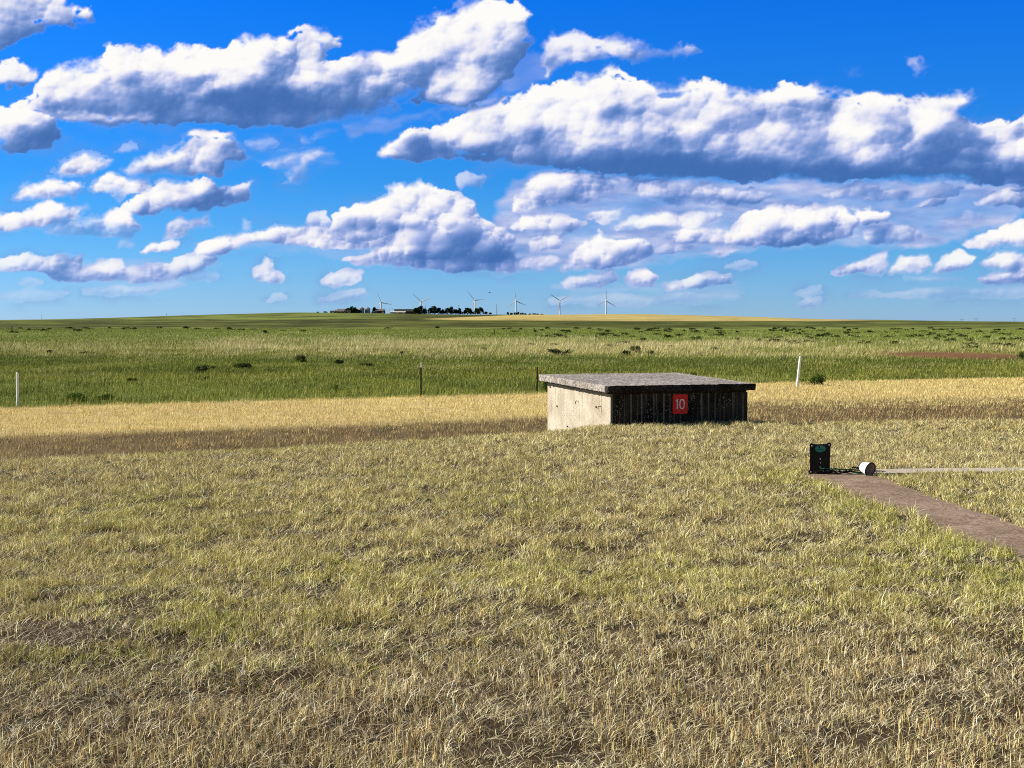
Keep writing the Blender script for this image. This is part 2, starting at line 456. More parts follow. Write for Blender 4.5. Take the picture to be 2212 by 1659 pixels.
w = NT(world.node_tree)
w.n.clear()
wout = w.node('ShaderNodeOutputWorld')
bg = w.node('ShaderNodeBackground')
bg.inputs[1].default_value = 0.057
w.l.new(bg.outputs[0], wout.inputs[0])
gen = w.node('ShaderNodeTexCoord').outputs['Generated']
w.l.new(sky_nodes(w, gen), bg.inputs[0])


def build_sky():
    """the part of the sky with the known clouds: a far curved backdrop"""
    UU, VV, al, lum = cloud_fields()
    RAD = 85000.0
    el = np.arctan(VV)
    x = RAD * np.sin(UU) * np.cos(el); y = RAD * np.cos(UU) * np.cos(el); z = RAD * np.sin(el) + H
    verts = np.stack([x, y, z], -1).reshape(-1, 3)
    nr, nc = UU.shape
    i = np.arange(nr - 1)[:, None] * nc + np.arange(nc - 1)[None, :]
    quads = np.stack([i, i + 1, i + nc + 1, i + nc], -1).reshape(-1, 4)
    me = bpy.data.meshes.new('sky')
    me.vertices.add(len(verts)); me.vertices.foreach_set('co', verts.astype(np.float32).ravel())
    me.loops.add(quads.size); me.loops.foreach_set('vertex_index', quads.astype(np.int32).ravel())
    me.polygons.add(len(quads)); me.polygons.foreach_set('loop_start', np.arange(0, quads.size, 4, dtype=np.int32))
    for nm, f in (('cloud_cover', al), ('cloud_light', lum)):
        a_ = me.attributes.new(nm, 'FLOAT', 'POINT')
        a_.data.foreach_set('value', f.astype(np.float32).ravel())
    me.update(calc_edges=True)
    me.polygons.foreach_set('use_smooth', [True] * len(me.polygons))
    o = bpy.data.objects.new('sky', me)
    COL.objects.link(o)
    o['kind'] = 'structure'
    o['label'] = 'deep blue sky with heaped white clouds'
    m = bpy.data.materials.new('sky')
    m.use_nodes = True
    t = NT(m.node_tree)
    t.n.clear()
    out = t.node('ShaderNodeOutputMaterial')
    em = t.node('ShaderNodeEmission')
    t.l.new(em.outputs[0], out.inputs[0])
    pos = t.node('ShaderNodeNewGeometry').outputs['Position']
    nv = t.node('ShaderNodeVectorMath', operation='SUBTRACT')
    t.l.new(pos, nv.inputs[0]); nv.inputs[1].default_value = (0, 0, H)
    nm = t.node('ShaderNodeVectorMath', operation='NORMALIZE'); t.l.new(nv.outputs[0], nm.inputs[0])
    skyc = sky_nodes(t, nm.outputs[0])
    de = t.node('ShaderNodeAttribute', attribute_name='cloud_cover').outputs['Fac']
    li = t.node('ShaderNodeAttribute', attribute_name='cloud_light').outputs['Fac']
    n = t.noise(nm.outputs[0], 330, 4, .6)
    li = t.m('MULTIPLY_ADD', t.m('SUBTRACT', n, .5), .06, li, clamp=True)
    cc = t.ramp(li, CLOUD_RAMP)
    s10 = t.node('ShaderNodeVectorMath', operation='SCALE')
    t.l.new(cc, s10.inputs[0]); s10.inputs['Scale'].default_value = 10.0
    t.l.new(t.mix(de, skyc, s10.outputs[0]), em.inputs[0])
    em.inputs[1].default_value = 0.057
    m.cycles.emission_sampling = 'NONE'
    me.materials.append(m)


CLOUD_RAMP = [(0.0, (.055, .16, .45)), (.2, (.14, .26, .60)), (.42, (.30, .40, .74)), (.6, (.52, .58, .85)), (.78, (.82, .82, .93)), (.93, (1.0, .985, .96))]
build_sky()
#SKYONLY

# ------------------------------------------------------------------ the terrain
def crest_y(x):
    return np.interp(x, [-30, -6.1, -3.1, .5, 1.6, 4, 4.9, 8.7, 20, 60], [1, 17.8, 19.6, 22.6, 24.2, 25.2, 24.6, 25.5, 30, 52])


def fence_y(x):
    return np.interp(x, [-60, -15.9, -7, 1.3, 10.9, 26.2, 80], [20, 46.4, 51.5, 55.7, 65.6, 76, 115])


RPX = [-3000, -600, 0, 90, 300, 450, 650, 760, 900, 1000, 1200, 1400, 1600, 1800, 2000, 2212, 2800, 6000]
RPY = [694, 693, 692, 691, 686, 682, 677, 678.5, 680, 681, 681, 680, 685, 690.5, 693, 695, 695, 695]


def ground_z(x, y):
    x = np.asarray(x, float); y = np.asarray(y, float)
    d = (y - crest_y(x)) * 0.88
    z = -0.98 * sm((d + 0.8) / 9.0) - 0.14 * np.exp(-((d - 9) / 4.0) ** 2)
    r = np.hypot(x, y)
    z = z + np.exp(-r / 70) * (0.055 * (fbm(x * .55, y * .55, 3) - .5) + 0.075 * (fbm(x * 2.1 + 5, y * 2.1, 3) - .5))
    z = z - 0.45 * sm((r - 60) / 50) + 0.45 * sm((r - 115) / 40) + sm((r - 100) / 300) * 0.9 * (fbm(x / 90, y / 140, 2) - .5)
    px = np.where(y > 1, x / np.maximum(y, 1) * F / K + 1106, np.where(x > 0, 6000, -3000))
    ridge = (696 - np.interp(px, RPX, RPY)) * K / F * 2000 + 1.7
    t = np.clip((r - 600) / 1400, 0, 1)
    front = np.where(y > 0, 1.0, 0.0)
    hill = (ridge + 1) * np.sin(t * math.pi / 2) * front
    back = (ridge + 3.5) * sm((r - 2100) / 1500) * front
    return z + hill - back


def gz(x, y):
    return float(ground_z(np.array([x]), np.array([y]))[0])


def G(px, py, ymax=2400):
    """where the sight line through a picture point meets the ground"""
    d = pix_dir(px, py)
    t = np.geomspace(3, ymax, 6000)
    X_, Y_, Z_ = d.x * t, d.y * t, H + d.z * t
    below = Z_ <= ground_z(X_, Y_)
    i = int(np.argmax(below)) if below.any() else len(t) - 1
    return Vector((float(X_[i]), float(Y_[i]), gz(X_[i], Y_[i])))


def at(px, py, dist):
    d = pix_dir(px, py)
    return Vector((0, 0, H)) + d * (dist / d.y)


# ------------------------------------------------------------------ objects and materials
def tag(o, label=None, cat=None, group=None, kind=None):
    if label: o['label'] = label
    if cat: o['category'] = cat
    if group: o['group'] = group
    if kind: o['kind'] = kind
    return o


def empty(name, loc, rz=0, label=None, cat=None, group=None):
    o = bpy.data.objects.new(name, None)
    o.empty_display_size = 0.1
    COL.objects.link(o)
    o.location = loc
    o.rotation_euler = (0, 0, rz)
    return tag(o, label, cat, group)


def obj(name, bm, mat, parent=None, smooth=False, loc=None):
    me = bpy.data.meshes.new(name)
    bm.to_mesh(me)
    bm.free()
    me.materials.append(mat)
    if smooth:
        me.polygons.foreach_set('use_smooth', [True] * len(me.polygons))
    o = bpy.data.objects.new(name, me)
    COL.objects.link(o)
    if parent: o.parent = parent
    if loc: o.location = loc
    return o


def copy_tree(o, parent=None):
    c = o.copy()
    COL.objects.link(c)
    c.parent = parent
    for ch in list(o.children):
        copy_tree(ch, c)
    return c


def box(bm, x0, x1, y0, y1, z0, z1, bevel=0.0):
    r = bmesh.ops.create_cube(bm, size=1)
    for v in r['verts']:
        v.co = Vector(((x0 + x1) / 2 + v.co.x * (x1 - x0), (y0 + y1) / 2 + v.co.y * (y1 - y0), (z0 + z1) / 2 + v.co.z * (z1 - z0)))
    if bevel:
        es = list({e for v in r['verts'] for e in v.link_edges})
        bmesh.ops.bevel(bm, geom=es, offset=bevel, segments=2, affect='EDGES', profile=0.6)
    return bm


def cyl(bm, p0, p1, r0, r1, seg=12, caps=True):
    p0, p1 = Vector(p0), Vector(p1)
    d = (p1 - p0)
    q = d.to_track_quat('Z', 'Y').to_matrix()
    a, b = [], []
    for k in range(seg):
        t = 2 * math.pi * k / seg
        u = q @ Vector((math.cos(t), math.sin(t), 0))
        a.append(bm.verts.new(p0 + u * r0)); b.append(bm.verts.new(p1 + u * r1))
    for k in range(seg):
        bm.faces.new((a[k], a[(k + 1) % seg], b[(k + 1) % seg], b[k]))
    if caps:
        bm.faces.new(list(reversed(a))); bm.faces.new(b)
    return bm


def tube(bm, pts, r, seg=6):
    rings = []
    n = len(pts)
    pts = [Vector(p) for p in pts]
    for i, p in enumerate(pts):
        d = (pts[min(i + 1, n - 1)] - pts[max(i - 1, 0)])
        q = d.to_track_quat('Z', 'Y').to_matrix()
        rings.append([bm.verts.new(p + q @ Vector((math.cos(2 * math.pi * k / seg) * r, math.sin(2 * math.pi * k / seg) * r, 0))) for k in range(seg)])
    for i in range(n - 1):
        # match ring rotation
        best = min(range(seg), key=lambda s: (rings[i][0].co - rings[i + 1][s].co).length)
        rings[i + 1] = rings[i + 1][best:] + rings[i + 1][:best]
        for k in range(seg):
            bm.faces.new((rings[i][k], rings[i][(k + 1) % seg], rings[i + 1][(k + 1) % seg], rings[i + 1][k]))
    bm.faces.new(list(reversed(rings[0]))); bm.faces.new(rings[-1])
    return bm


def material(name):
    m = bpy.data.materials.new(name)
    m.use_nodes = True
    t = NT(m.node_tree)
    bsdf = m.node_tree.nodes['Principled BSDF']
    return m, t, bsdf


def plain(name, col, rough=0.7, var=0.25, scale=8, metal=0.0, spec=0.3, bump=0.0):
    m, t, b = material(name)
    co = t.node('ShaderNodeTexCoord').outputs['Object']
    n = t.noise(co, scale, 5, 0.6)
    c = t.ramp(n, [(0.3, tuple(v * (1 - var) for v in col)), (0.7, tuple(min(v * (1 + var), 1) for v in col))])
    t.l.new(c, b.inputs['Base Color'])
    b.inputs['Roughness'].default_value = rough
    b.inputs['Metallic'].default_value = metal
    b.inputs['Specular IOR Level'].default_value = spec
    if bump:
        bn = t.node('ShaderNodeBump')
        bn.inputs['Strength'].default_value = bump
        bn.inputs['Distance'].default_value = 0.01
        t.l.new(t.noise(co, scale * 6, 5, 0.65), bn.inputs['Height'])
        t.l.new(bn.outputs[0], b.inputs['Normal'])
    return m


def leaf_material(name, trans=0.25, attr=True, col=None):
    m = bpy.data.materials.new(name)
    m.use_nodes = True
    t = NT(m.node_tree)
    t.n.clear()
    out = t.node('ShaderNodeOutputMaterial')
    if attr:
        c = t.node('ShaderNodeAttribute', attribute_name='Col').outputs['Color']
    else:
        co = t.node('ShaderNodeTexCoord').outputs['Object']
        n = t.noise(co, 3.0, 4, 0.6)
        c = t.ramp(n, [(0.3, tuple(v * .6 for v in col)), (0.7, tuple(v * 1.5 for v in col))])
    d = t.node('ShaderNodeBsdfDiffuse'); t.put(d.inputs[0], c)
    tr = t.node('ShaderNodeBsdfTranslucent'); t.put(tr.inputs[0], c)
    mx = t.node('ShaderNodeMixShader'); mx.inputs[0].default_value = trans
    t.l.new(d.outputs[0], mx.inputs[1]); t.l.new(tr.outputs[0], mx.inputs[2])
    t.l.new(mx.outputs[0], out.inputs[0])
    return m


# ------------------------------------------------------------------ ground sheet
def zone_far(px, py, n):
    """land colour beyond the mown ground, by place, with a painted cloud shadow"""
    N = px.shape
    c = np.zeros(N + (3,))
    green = np.array((.10, .125, .022)); lite = np.array((.20, .235, .06)); straw = np.array((.38, .34, .13))
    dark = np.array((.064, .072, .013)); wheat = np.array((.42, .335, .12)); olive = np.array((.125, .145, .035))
    c[:] = green
    def put(mask, col):
        mk = np.clip(mask, 0, 1)[..., None]
        c[:] = c * (1 - mk) + col * mk
    put(sm((775 - py + 14 * (n - .5)) / 10), straw * .55 + green * .45)
    put(sm((742 - py + 10 * (n - .5)) / 10), lite)
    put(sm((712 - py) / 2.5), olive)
    put(sm((708.5 - py) / 2) * (.55 + .45 * sm((1900 - px) / 500)), dark * 1.15)  # cloud shadow across the far rise, painted as darker ground
    # paler fields high on the left slope
    put(sm((693 - py + (px - 300) * -.004) / 2) * sm((900 - px) / 100), np.array((.125, .15, .03)))
    # ripe wheat on the right of the rise
    low = np.interp(px, [850, 1000, 1400, 1800, 2000], [688, 691.5, 693.5, 693.5, 692])
    streak = fbm(px / 70 + py * .35, py / 1.7, 4)[..., None]
    c[:] = np.where((py < 711)[..., None], c * (.62 + .76 * sm((streak - .3) / .4)), c)
    put(sm((low - py) / 1.2 + .5) * sm((px - 860 - (691 - py) * 22) / 25) * sm((1930 - px) / 150), wheat)
    put(((np.abs(py - np.interp(px, [620, 700, 770], [691, 690.5, 690])) < 0.6) & (px > 600) & (px < 790)) * 0.9, dark * .5)
    return c


def build_ground():
    az = np.concatenate([np.linspace(-math.pi, -.46, 50)[:-1], np.linspace(-.46, .46, 520), np.linspace(.46, math.pi, 50)[1:]])
    rr = np.concatenate([[0.05], np.geomspace(0.6, 300, 380), np.geomspace(305, 2600, 220), np.geomspace(2700, 60000, 50)])
    A, RR = np.meshgrid(az, rr)
    x, y = RR * np.sin(A), RR * np.cos(A)
    z = ground_z(x, y)
    # earth falls away behind the hills, never above the horizon
    px, py = proj(x, y, z)
    px = np.where(y > 0.5, px, np.where(x > 0, 5000, -3000)); py = np.where(y > 0.5, py, 1600)
    # a far row keeps the class its distance would have
    n = fbm(px / 60, py / 8, 4)
    n2 = fbm(x / 3, y / 3, 4)
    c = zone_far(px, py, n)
    soil = np.array((.075, .052, .03))
    inner = sm((fence_y(x) - y) / .8 + .5)[..., None]
    swale = np.exp(-(((y - crest_y(x)) * .88 - 15) / 8) ** 4)[..., None]
    cin = soil * (1 - swale) + np.array((.12, .085, .045)) * swale
    cin = cin * (0.7 + 0.6 * n2[..., None])
    lim = np.interp(px, [0, 1100, 1500, 1640, 2212], [945, 908, 882, 868, 861])
    strip = (sm((lim + 6 - py) / 16) * (y > crest_y(x) + 3))[..., None]
    cin = cin * (1 - strip) + np.array((.44, .345, .155)) * strip
    c = c * (1 - inner) + cin * inner
    # bare brown earth out on the right
    bare = sm(1.2 - np.hypot((px - 2070) / 225, (py - 768 - (px - 2060) * .02) / 9.5)) * 1.0
    bare2 = sm(1.2 - np.hypot((px - 1350) / 150, (py - 806) / 5)) * .35
    bb = np.clip(bare * 1.4 * (y > 60), 0, 1)[..., None]
    c = c * (1 - bb) + np.array((.17, .085, .04)) * bb
    bb = (bare2 * (y > 60))[..., None]
    c = c * (1 - bb) + np.array((.17, .085, .04)) * bb
    nr, nc = x.shape
    verts = np.stack([x, y, z], -1).reshape(-1, 3)
    i = np.arange(nr - 1)[:, None] * nc + np.arange(nc - 1)[None, :]
    quads = np.stack([i, i + 1, i + nc + 1, i + nc], -1).reshape(-1, 4)[:, ::-1]
    me = bpy.data.meshes.new('ground')
    me.vertices.add(len(verts)); me.vertices.foreach_set('co', verts.astype(np.float32).ravel())
    me.loops.add(quads.size); me.loops.foreach_set('vertex_index', quads.astype(np.int32).ravel())
    me.polygons.add(len(quads)); me.polygons.foreach_set('loop_start', np.arange(0, quads.size, 4, dtype=np.int32))
    at_ = me.attributes.new('Col', 'FLOAT_COLOR', 'POINT')
    cc = np.concatenate([c.reshape(-1, 3), np.ones((len(verts), 1))], 1)
    at_.data.foreach_set('color', cc.astype(np.float32).ravel())
    me.update(calc_edges=True)
    me.polygons.foreach_set('use_smooth', [True] * len(me.polygons))
    o = bpy.data.objects.new('ground', me)
    COL.objects.link(o)
    m, t, b = material('ground')
    col = t.node('ShaderNodeAttribute', attribute_name='Col').outputs['Color']
    pos = t.node('ShaderNodeNewGeometry').outputs['Position']
    n1 = t.noise(pos, 0.9, 8, 0.7)
    n3 = t.noise(pos, 0.035, 8, 0.72)
    mp = t.node('ShaderNodeMapping'); mp.inputs['Scale'].default_value = (0.02, 0.004, 1)
    t.l.new(pos, mp.inputs[0])
    n4 = t.noise(mp.outputs[0], 1.0, 7, 0.65)
    f = t.m('ADD', t.m('MULTIPLY', n1, .9), t.m('ADD', t.m('MULTIPLY', n3, 1.2), t.m('MULTIPLY', n4, 1.0)))
    f = t.ramp(t.m('DIVIDE', f, 3.1), [(.36, .45), (.5, 1.0), (.64, 1.55)])
    t.l.new(t.mix(1.0, col, f, 'MULTIPLY'), b.inputs['Base Color'])
    b.inputs['Roughness'].default_value = 1.0
    b.inputs['Specular IOR Level'].default_value = 0.05
    bn = t.node('ShaderNodeBump'); bn.inputs['Strength'].default_value = 0.7; bn.inputs['Distance'].default_value = 0.05
    t.l.new(t.noise(pos, 22, 6, 0.7), bn.inputs['Height']); t.l.new(bn.outputs[0], b.inputs['Normal'])
    me.materials.append(m)
    tag(o, 'open prairie ground, mown straw in front and pasture beyond', kind='structure')
    return o


build_ground()

# ------------------------------------------------------------------ grass
grass_mat = leaf_material('grass_blade', 0.12)


def blades(name, x, y, h, wd, lean, ldir, col, curl=0.35, label=None, cat='grass', z=None, two=True, lie=None):
    """one mesh of many blades. lean = horizontal reach as a share of the height"""
    n = len(x)
    z = ground_z(x, y) if z is None else z
    yaw = rng.uniform(0, 2 * math.pi, n)
    # width vector turned mostly to be broadside to somewhere random
    wx, wy = np.cos(yaw) * wd / 2, np.sin(yaw) * wd / 2
    lx, ly = np.cos(ldir) * lean * h, np.sin(ldir) * lean * h
    up = h
    if two:
        P = np.empty((n, 5, 3))
        P[:, 0] = np.stack([x - wx, y - wy, z - .01], -1)
        P[:, 1] = np.stack([x + wx, y + wy, z - .01], -1)
        mx, my, mz = x + lx * (0.5 - curl * .5), y + ly * (0.5 - curl * .5), z + up * .58
        P[:, 2] = np.stack([mx + wx * .8, my + wy * .8, mz], -1)
        P[:, 3] = np.stack([mx - wx * .8, my - wy * .8, mz], -1)
        P[:, 4] = np.stack([x + lx, y + ly, z + up], -1)
        nv = 5
        base = np.arange(n)[:, None] * 5
        li = np.concatenate([base + np.array([0, 1, 2, 3]), base + np.array([3, 2, 4])], 1).ravel()
        ls = (np.arange(n)[:, None] * 7 + np.array([0, 4])).ravel()
    else:
        P = np.empty((n, 3, 3))
        P[:, 0] = np.stack([x - wx, y - wy, z - .01], -1)
        P[:, 1] = np.stack([x + wx, y + wy, z - .01], -1)
        P[:, 2] = np.stack([x + lx, y + ly, z + up], -1)
        nv = 3
        li = np.arange(n * 3)
        ls = np.arange(n) * 3
    me = bpy.data.meshes.new(name)
    me.vertices.add(n * nv); me.vertices.foreach_set('co', P.astype(np.float32).ravel())
    me.loops.add(len(li)); me.loops.foreach_set('vertex_index', li.astype(np.int32))
    me.polygons.add(len(ls)); me.polygons.foreach_set('loop_start', ls.astype(np.int32))
    a = me.attributes.new('Col', 'FLOAT_COLOR', 'POINT')
    cc = np.ones((n, nv, 4)); cc[:, :, :3] = col[:, None, :]
    a.data.foreach_set('color', cc.astype(np.float32).ravel())
    me.update(calc_edges=True)
    me.materials.append(grass_mat)
    o = bpy.data.objects.new(name, me)
    COL.objects.link(o)
    return tag(o, label, cat, kind='stuff')


def wedge(n, r0, r1, power, half=0.40):
    """points in front of the camera; power 1 = even per square metre, lower = denser near"""
    u = rng.random(n)
    p = power + 1
    r = (r0 ** p + u * (r1 ** p - r0 ** p)) ** (1 / p)
    a = rng.uniform(-half, half, n)
    return r * np.sin(a), r * np.cos(a), r


def pick(n, cols, wts):
    idx = rng.choice(len(cols), n, p=np.array(wts) / sum(wts))
    return np.array(cols)[idx]


PATH_L = [G(1742, 1031), G(2212, 1216)]
PATH_R = [G(1885, 1030), G(2212, 1141)]


def lineX(a, b, y):
    return a.x + (b.x - a.x) * (y - a.y) / (b.y - a.y)


PATH_Y1 = 16.75


def on_path(x, y, pad=0.0):
    xl = lineX(PATH_L[0], PATH_L[1], y) + .02; xr = lineX(PATH_R[0], PATH_R[1], y) - .02
    e = 0.05 * (fbm(x * 5, y * 5, 2) - .5)
    return (x > xl - pad + e) & (x < xr + pad + e) & (y < PATH_Y1)


BOX_O = Vector((1.615, 24.4, 0)); BOX_TH = R(20); BOX_W = 2.535; BOX_D = 2.83


SP_A, SP_B = G(1893, 1027), G(2212, 1023)


def on_strip(x, y):
    yl = SP_A.y + (SP_B.y - SP_A.y) * (x - SP_A.x) / (SP_B.x - SP_A.x)
    return (x > SP_A.x) & (y > yl - .0) & (y < yl + .36)


def in_box(x, y, pad=0):
    c, s = math.cos(BOX_TH), math.sin(BOX_TH)
    dx, dy = x - BOX_O.x, y - BOX_O.y
    a = dx * c + dy * s; b = -dx * s + dy * c
    return (a > -pad) & (a < BOX_W + pad) & (b > -pad) & (b < BOX_D + pad)


def lawn_tone(x, y):
    """0 straw .. 1 green, and bareness, from patches at their places on the lawn"""
    px, py = proj(x, y, ground_z(x, y))
    g = 0.15 + 0.55 * (fbm(x * .9, y * .5, 3) - .5) * 1.6
    g += .55 * np.exp(-(((px - (1700 + (py - 1030) * 2.4)) / 130) ** 2)) * (py > 1020)
    g += .30 * np.exp(-(((px - 500) / 700) ** 2 + ((py - 1105) / 45) ** 2))
    g += .30 * np.exp(-(((px - 2000) / 500) ** 2 + ((py - 1300) / 130) ** 2))
    g += .55 * np.exp(-(((px - 420) / 110) ** 2 + ((py - 1365) / 40) ** 2)) + .5 * np.exp(-(((px - 200) / 170) ** 2 + ((py - 1422) / 14) ** 2))
    g -= .3 * sm((py - 1420) / 120)
    g -= .25 * np.exp(-(((px - 1500) / 500) ** 2 + ((py - 960) / 40) ** 2))
    bare = np.exp(-(((px - 150) / 230) ** 2 + ((py - 1374) / 32) ** 2) ** 2)
    bare = np.maximum(bare, .8 * np.exp(-(((px - 200) / 160) ** 2 + ((py - 1580) / 22) ** 2)))
    bare = np.maximum(bare, .75 * sm((fbm(x * 1.3 + 40, y * .8, 3) - .62) / .06) * sm((py - 1250) / 200))
    return np.clip(g, 0, 1), np.clip(bare, 0, 1), px, py


def lawn():
    n = 900000
    x, y, r = wedge(n, 4.6, 27.5, 0.15, 0.385)
    keep = (y < crest_y(x) + 4.5) & ~on_strip(x, y) & ~on_path(x, y) & ~in_box(x, y)
    x, y, r = x[keep], y[keep], r[keep]
    g, bare, px, py = lawn_tone(x, y)
    keep = rng.random(len(x)) > np.maximum(bare * .94, .5 * sm((py - 1330) / 200))
    x, y, r, g, bare = x[keep], y[keep], r[keep], g[keep], bare[keep]
    n = len(x)
    clump = fbm(x * 6, y * 6, 2)
    clump = sm((clump - .22) / .5)
    keep = rng.random(n) < .22 + .95 * clump
    x, y, r, g, bare, clump = x[keep], y[keep], r[keep], g[keep], bare[keep], clump[keep]
    n = len(x)
    straw = pick(n, [(.74, .62, .31), (.58, .48, .21), (.88, .80, .50), (.42, .31, .14), (.24, .16, .08), (.66, .61, .24)], [5, 4, 3.6, 2, 2.4, 3])
    low = pick(n, [(.62, .53, .34), (.46, .35, .19), (.90, .84, .62), (.30, .20, .11), (.15, .10, .06), (.56, .52, .26)], [4, 4, 3, 3, 3, 2])
    _, py2 = proj(x, y, ground_z(x, y))
    straw = np.where((rng.random(n) < .85 * sm((py2 - 1300) / 200))[:, None], low, straw)
    green = pick(n, [(.44, .45, .10), (.54, .53, .16), (.29, .32, .06), (.64, .60, .24)], [3, 3, 2, 2])
    isg = (rng.random(n) < g * 0.9)[:, None]
    col = np.where(isg, green, straw) * rng.uniform(.7, 1.15, (n, 1))
    h = rng.uniform(.018, .055, n) * (1 + .5 * (rng.random(n) < .07)) * (.45 + 1.2 * clump)
    edge = np.exp(-((x - lineX(PATH_L[0], PATH_L[1], y)) / .22) ** 2) * (y < 17)
    h = h * (1 + .35 * edge) * (1 - .25 * sm((py2 - 1250) / 200))
    # half of the blades belong to tufts and splay away from the tuft's middle
    tx = (np.floor(x / .11) + .5 + .7 * (_perm[np.floor(x / .11).astype(int) % 256, np.floor(y / .13).astype(int) % 256] - .5)) * .11
    ty = (np.floor(y / .13) + .5 + .7 * (_perm[np.floor(y / .13).astype(int) % 256, (np.floor(x / .11).astype(int) + 91) % 256] - .5)) * .13
    tone = _perm[(np.floor(x / .11) * 7).astype(int) % 256, (np.floor(y / .13) * 5 + 13).astype(int) % 256]
    tuft = rng.random(n) < .55
    x = np.where(tuft, x * .5 + tx * .5, x); y = np.where(tuft, y * .5 + ty * .5, y)
    away = np.arctan2(y - ty, x - tx)
    col = np.minimum(col * (.80 + .62 * tone[:, None]), .95)
    wd = rng.uniform(.0022, .0042, n) * (.75 + r / 16)
    lean = np.abs(rng.normal(.7, .9, n))
    flow = 2 * math.pi * fbm(x * .8, y * .8, 2) * 1.5
    ldir = np.where(tuft, away + rng.normal(0, .6, n), flow + rng.normal(0, 1.5, n))
    blades('mown_lawn_grass', x, y, h, wd, lean, ldir, col, label='mown straw-coloured and green lawn grass covering the foreground', cat='grass')
    # cut straw lying on the thatch
    n = 190000
    x, y, r = wedge(n, 4.6, 24, 0.1, 0.385)
    keep = (y < crest_y(x)) & ~on_strip(x, y) & ~on_path(x, y, -.03) & ~in_box(x, y)
    x, y, r = x[keep], y[keep], r[keep]
    g, bare, px, py = lawn_tone(x, y)
    n = len(x)
    col = pick(n, [(.85, .78, .56), (.72, .62, .38), (.55, .45, .28), (.78, .72, .40)], [4, 4, 2, 2]) * rng.uniform(.7, 1.1, (n, 1))
    col = col * (1 - .2 * bare[:, None]) + np.array((.16, .11, .11)) * bare[:, None]
    length = rng.uniform(.025, .095, n) * (1 + 1.3 * (rng.random(n) < .05))
    hh = rng.uniform(.004, .025, n)
    z = ground_z(x, y) + rng.uniform(.004, .028, n)
    ldir = rng.normal(0, .9, n) + math.pi * (rng.random(n) < .5)
    blades('straw_litter', x, y, hh, rng.uniform(.0018, .0034, n) * (.8 + r / 18), length / hh, ldir, col, curl=0.0, z=z,
           label='pale cut straw lying loose over the mown lawn', cat='straw')
    # stiff cut stubble at the bottom of the picture
    n = 46000
    x, y, r = wedge(n, 4.6, 10.5, 0.6, 0.385)
    g, bare, px, py = lawn_tone(x, y)
    stub = sm((py - 1280) / 220) * sm((fbm(x * 1.3 + 9, y * 1.0, 3) - .46) / .1) * (1 - bare)
    keep = (rng.random(n) < stub)
    x, y, r = x[keep], y[keep], r[keep]
    n = len(x)
    # gather into small tufts
    cx, cy = np.round(x / .06) * .06, np.round(y / .06) * .06
    jx = _perm[(cx * 131).astype(int) % 256, (cy * 57).astype(int) % 256]
    x = x * .45 + (cx + .05 * (jx - .5)) * .55; y = y * .45 + (cy + .05 * (jx - .5)) * .55
    col = pick(n, [(.78, .63, .31), (.60, .42, .20), (.88, .78, .46), (.40, .22, .11), (.66, .60, .22)], [4, 2.5, 4, 1.5, 2]) * rng.uniform(.7, 1.15, (n, 1))
    blades('cut_stubble', x, y, rng.uniform(.02, .085, n), rng.uniform(.0022, .0045, n), np.abs(rng.normal(0, .38, n)), rng.uniform(0, 6.28, n), col,
           label='stiff brown cut stubble standing in tufts nearest the viewer', cat='stubble')


lawn()


def strip():
    n = 620000
    x, y, r = wedge(n, 19, 88, 0.25, 0.385)
    fy = fence_y(x)
    d = (y - crest_y(x)) * .88
    keep = (y < fy + .3 + .5 * fbm(x, y, 2)) & (d > 3) & ~in_box(x, y)
    x, y, r, d, fy = x[keep], y[keep], r[keep], d[keep], fy[keep]
    n = len(x)
    clump = fbm(x * 2.2, y * 1.4, 3)
    px, py = proj(x, y, ground_z(x, y))
    lim = np.interp(px, [0, 1100, 1500, 1640, 2212], [945, 908, 882, 868, 861])
    brown = sm((py - lim + 30 * (fbm(x / 5, y / 2.5, 4) - .5)) / 14)
    col = pick(n, [(.88, .70, .31), (.78, .60, .24), (.94, .80, .42), (.50, .40, .14), (.42, .42, .11)], [5, 4, 4, 1.8, 1.2])
    bcol = pick(n, [(.54, .38, .18), (.30, .19, .10), (.78, .62, .31), (.13, .085, .05), (.48, .42, .15)], [4, 3, 3.4, 3, 2])
    isb = (rng.random(n) < brown * (.55 + .6 * sm((fbm(x * .7, y * 1.8 + 3, 3) - .3) / .4)))[:, None]
    col = np.where(isb, bcol, col) * rng.uniform(.75, 1.15, (n, 1))
    h = rng.uniform(.03, .10, n) * (.4 + 1.2 * sm((fbm(x * 3.5, y * 2, 2) - .25) / .5))
    tall = rng.random(n) < .035 * sm((clump - .45) / .1)
    h = np.where(tall, rng.uniform(.12, .24, n), h)
    col[tall] = col[tall] * .6 * np.array((.8, 1.0, .7))
    blades('hay_stubble', x, y, h, rng.uniform(.004, .009, n) * (.7 + r / 50), np.abs(rng.normal(.3, .35, n)), rng.normal(0, 1.4, n), col, two=False,
           label='yellow hay stubble and browner cut grass between the lawn and the posts', cat='stubble')


strip()


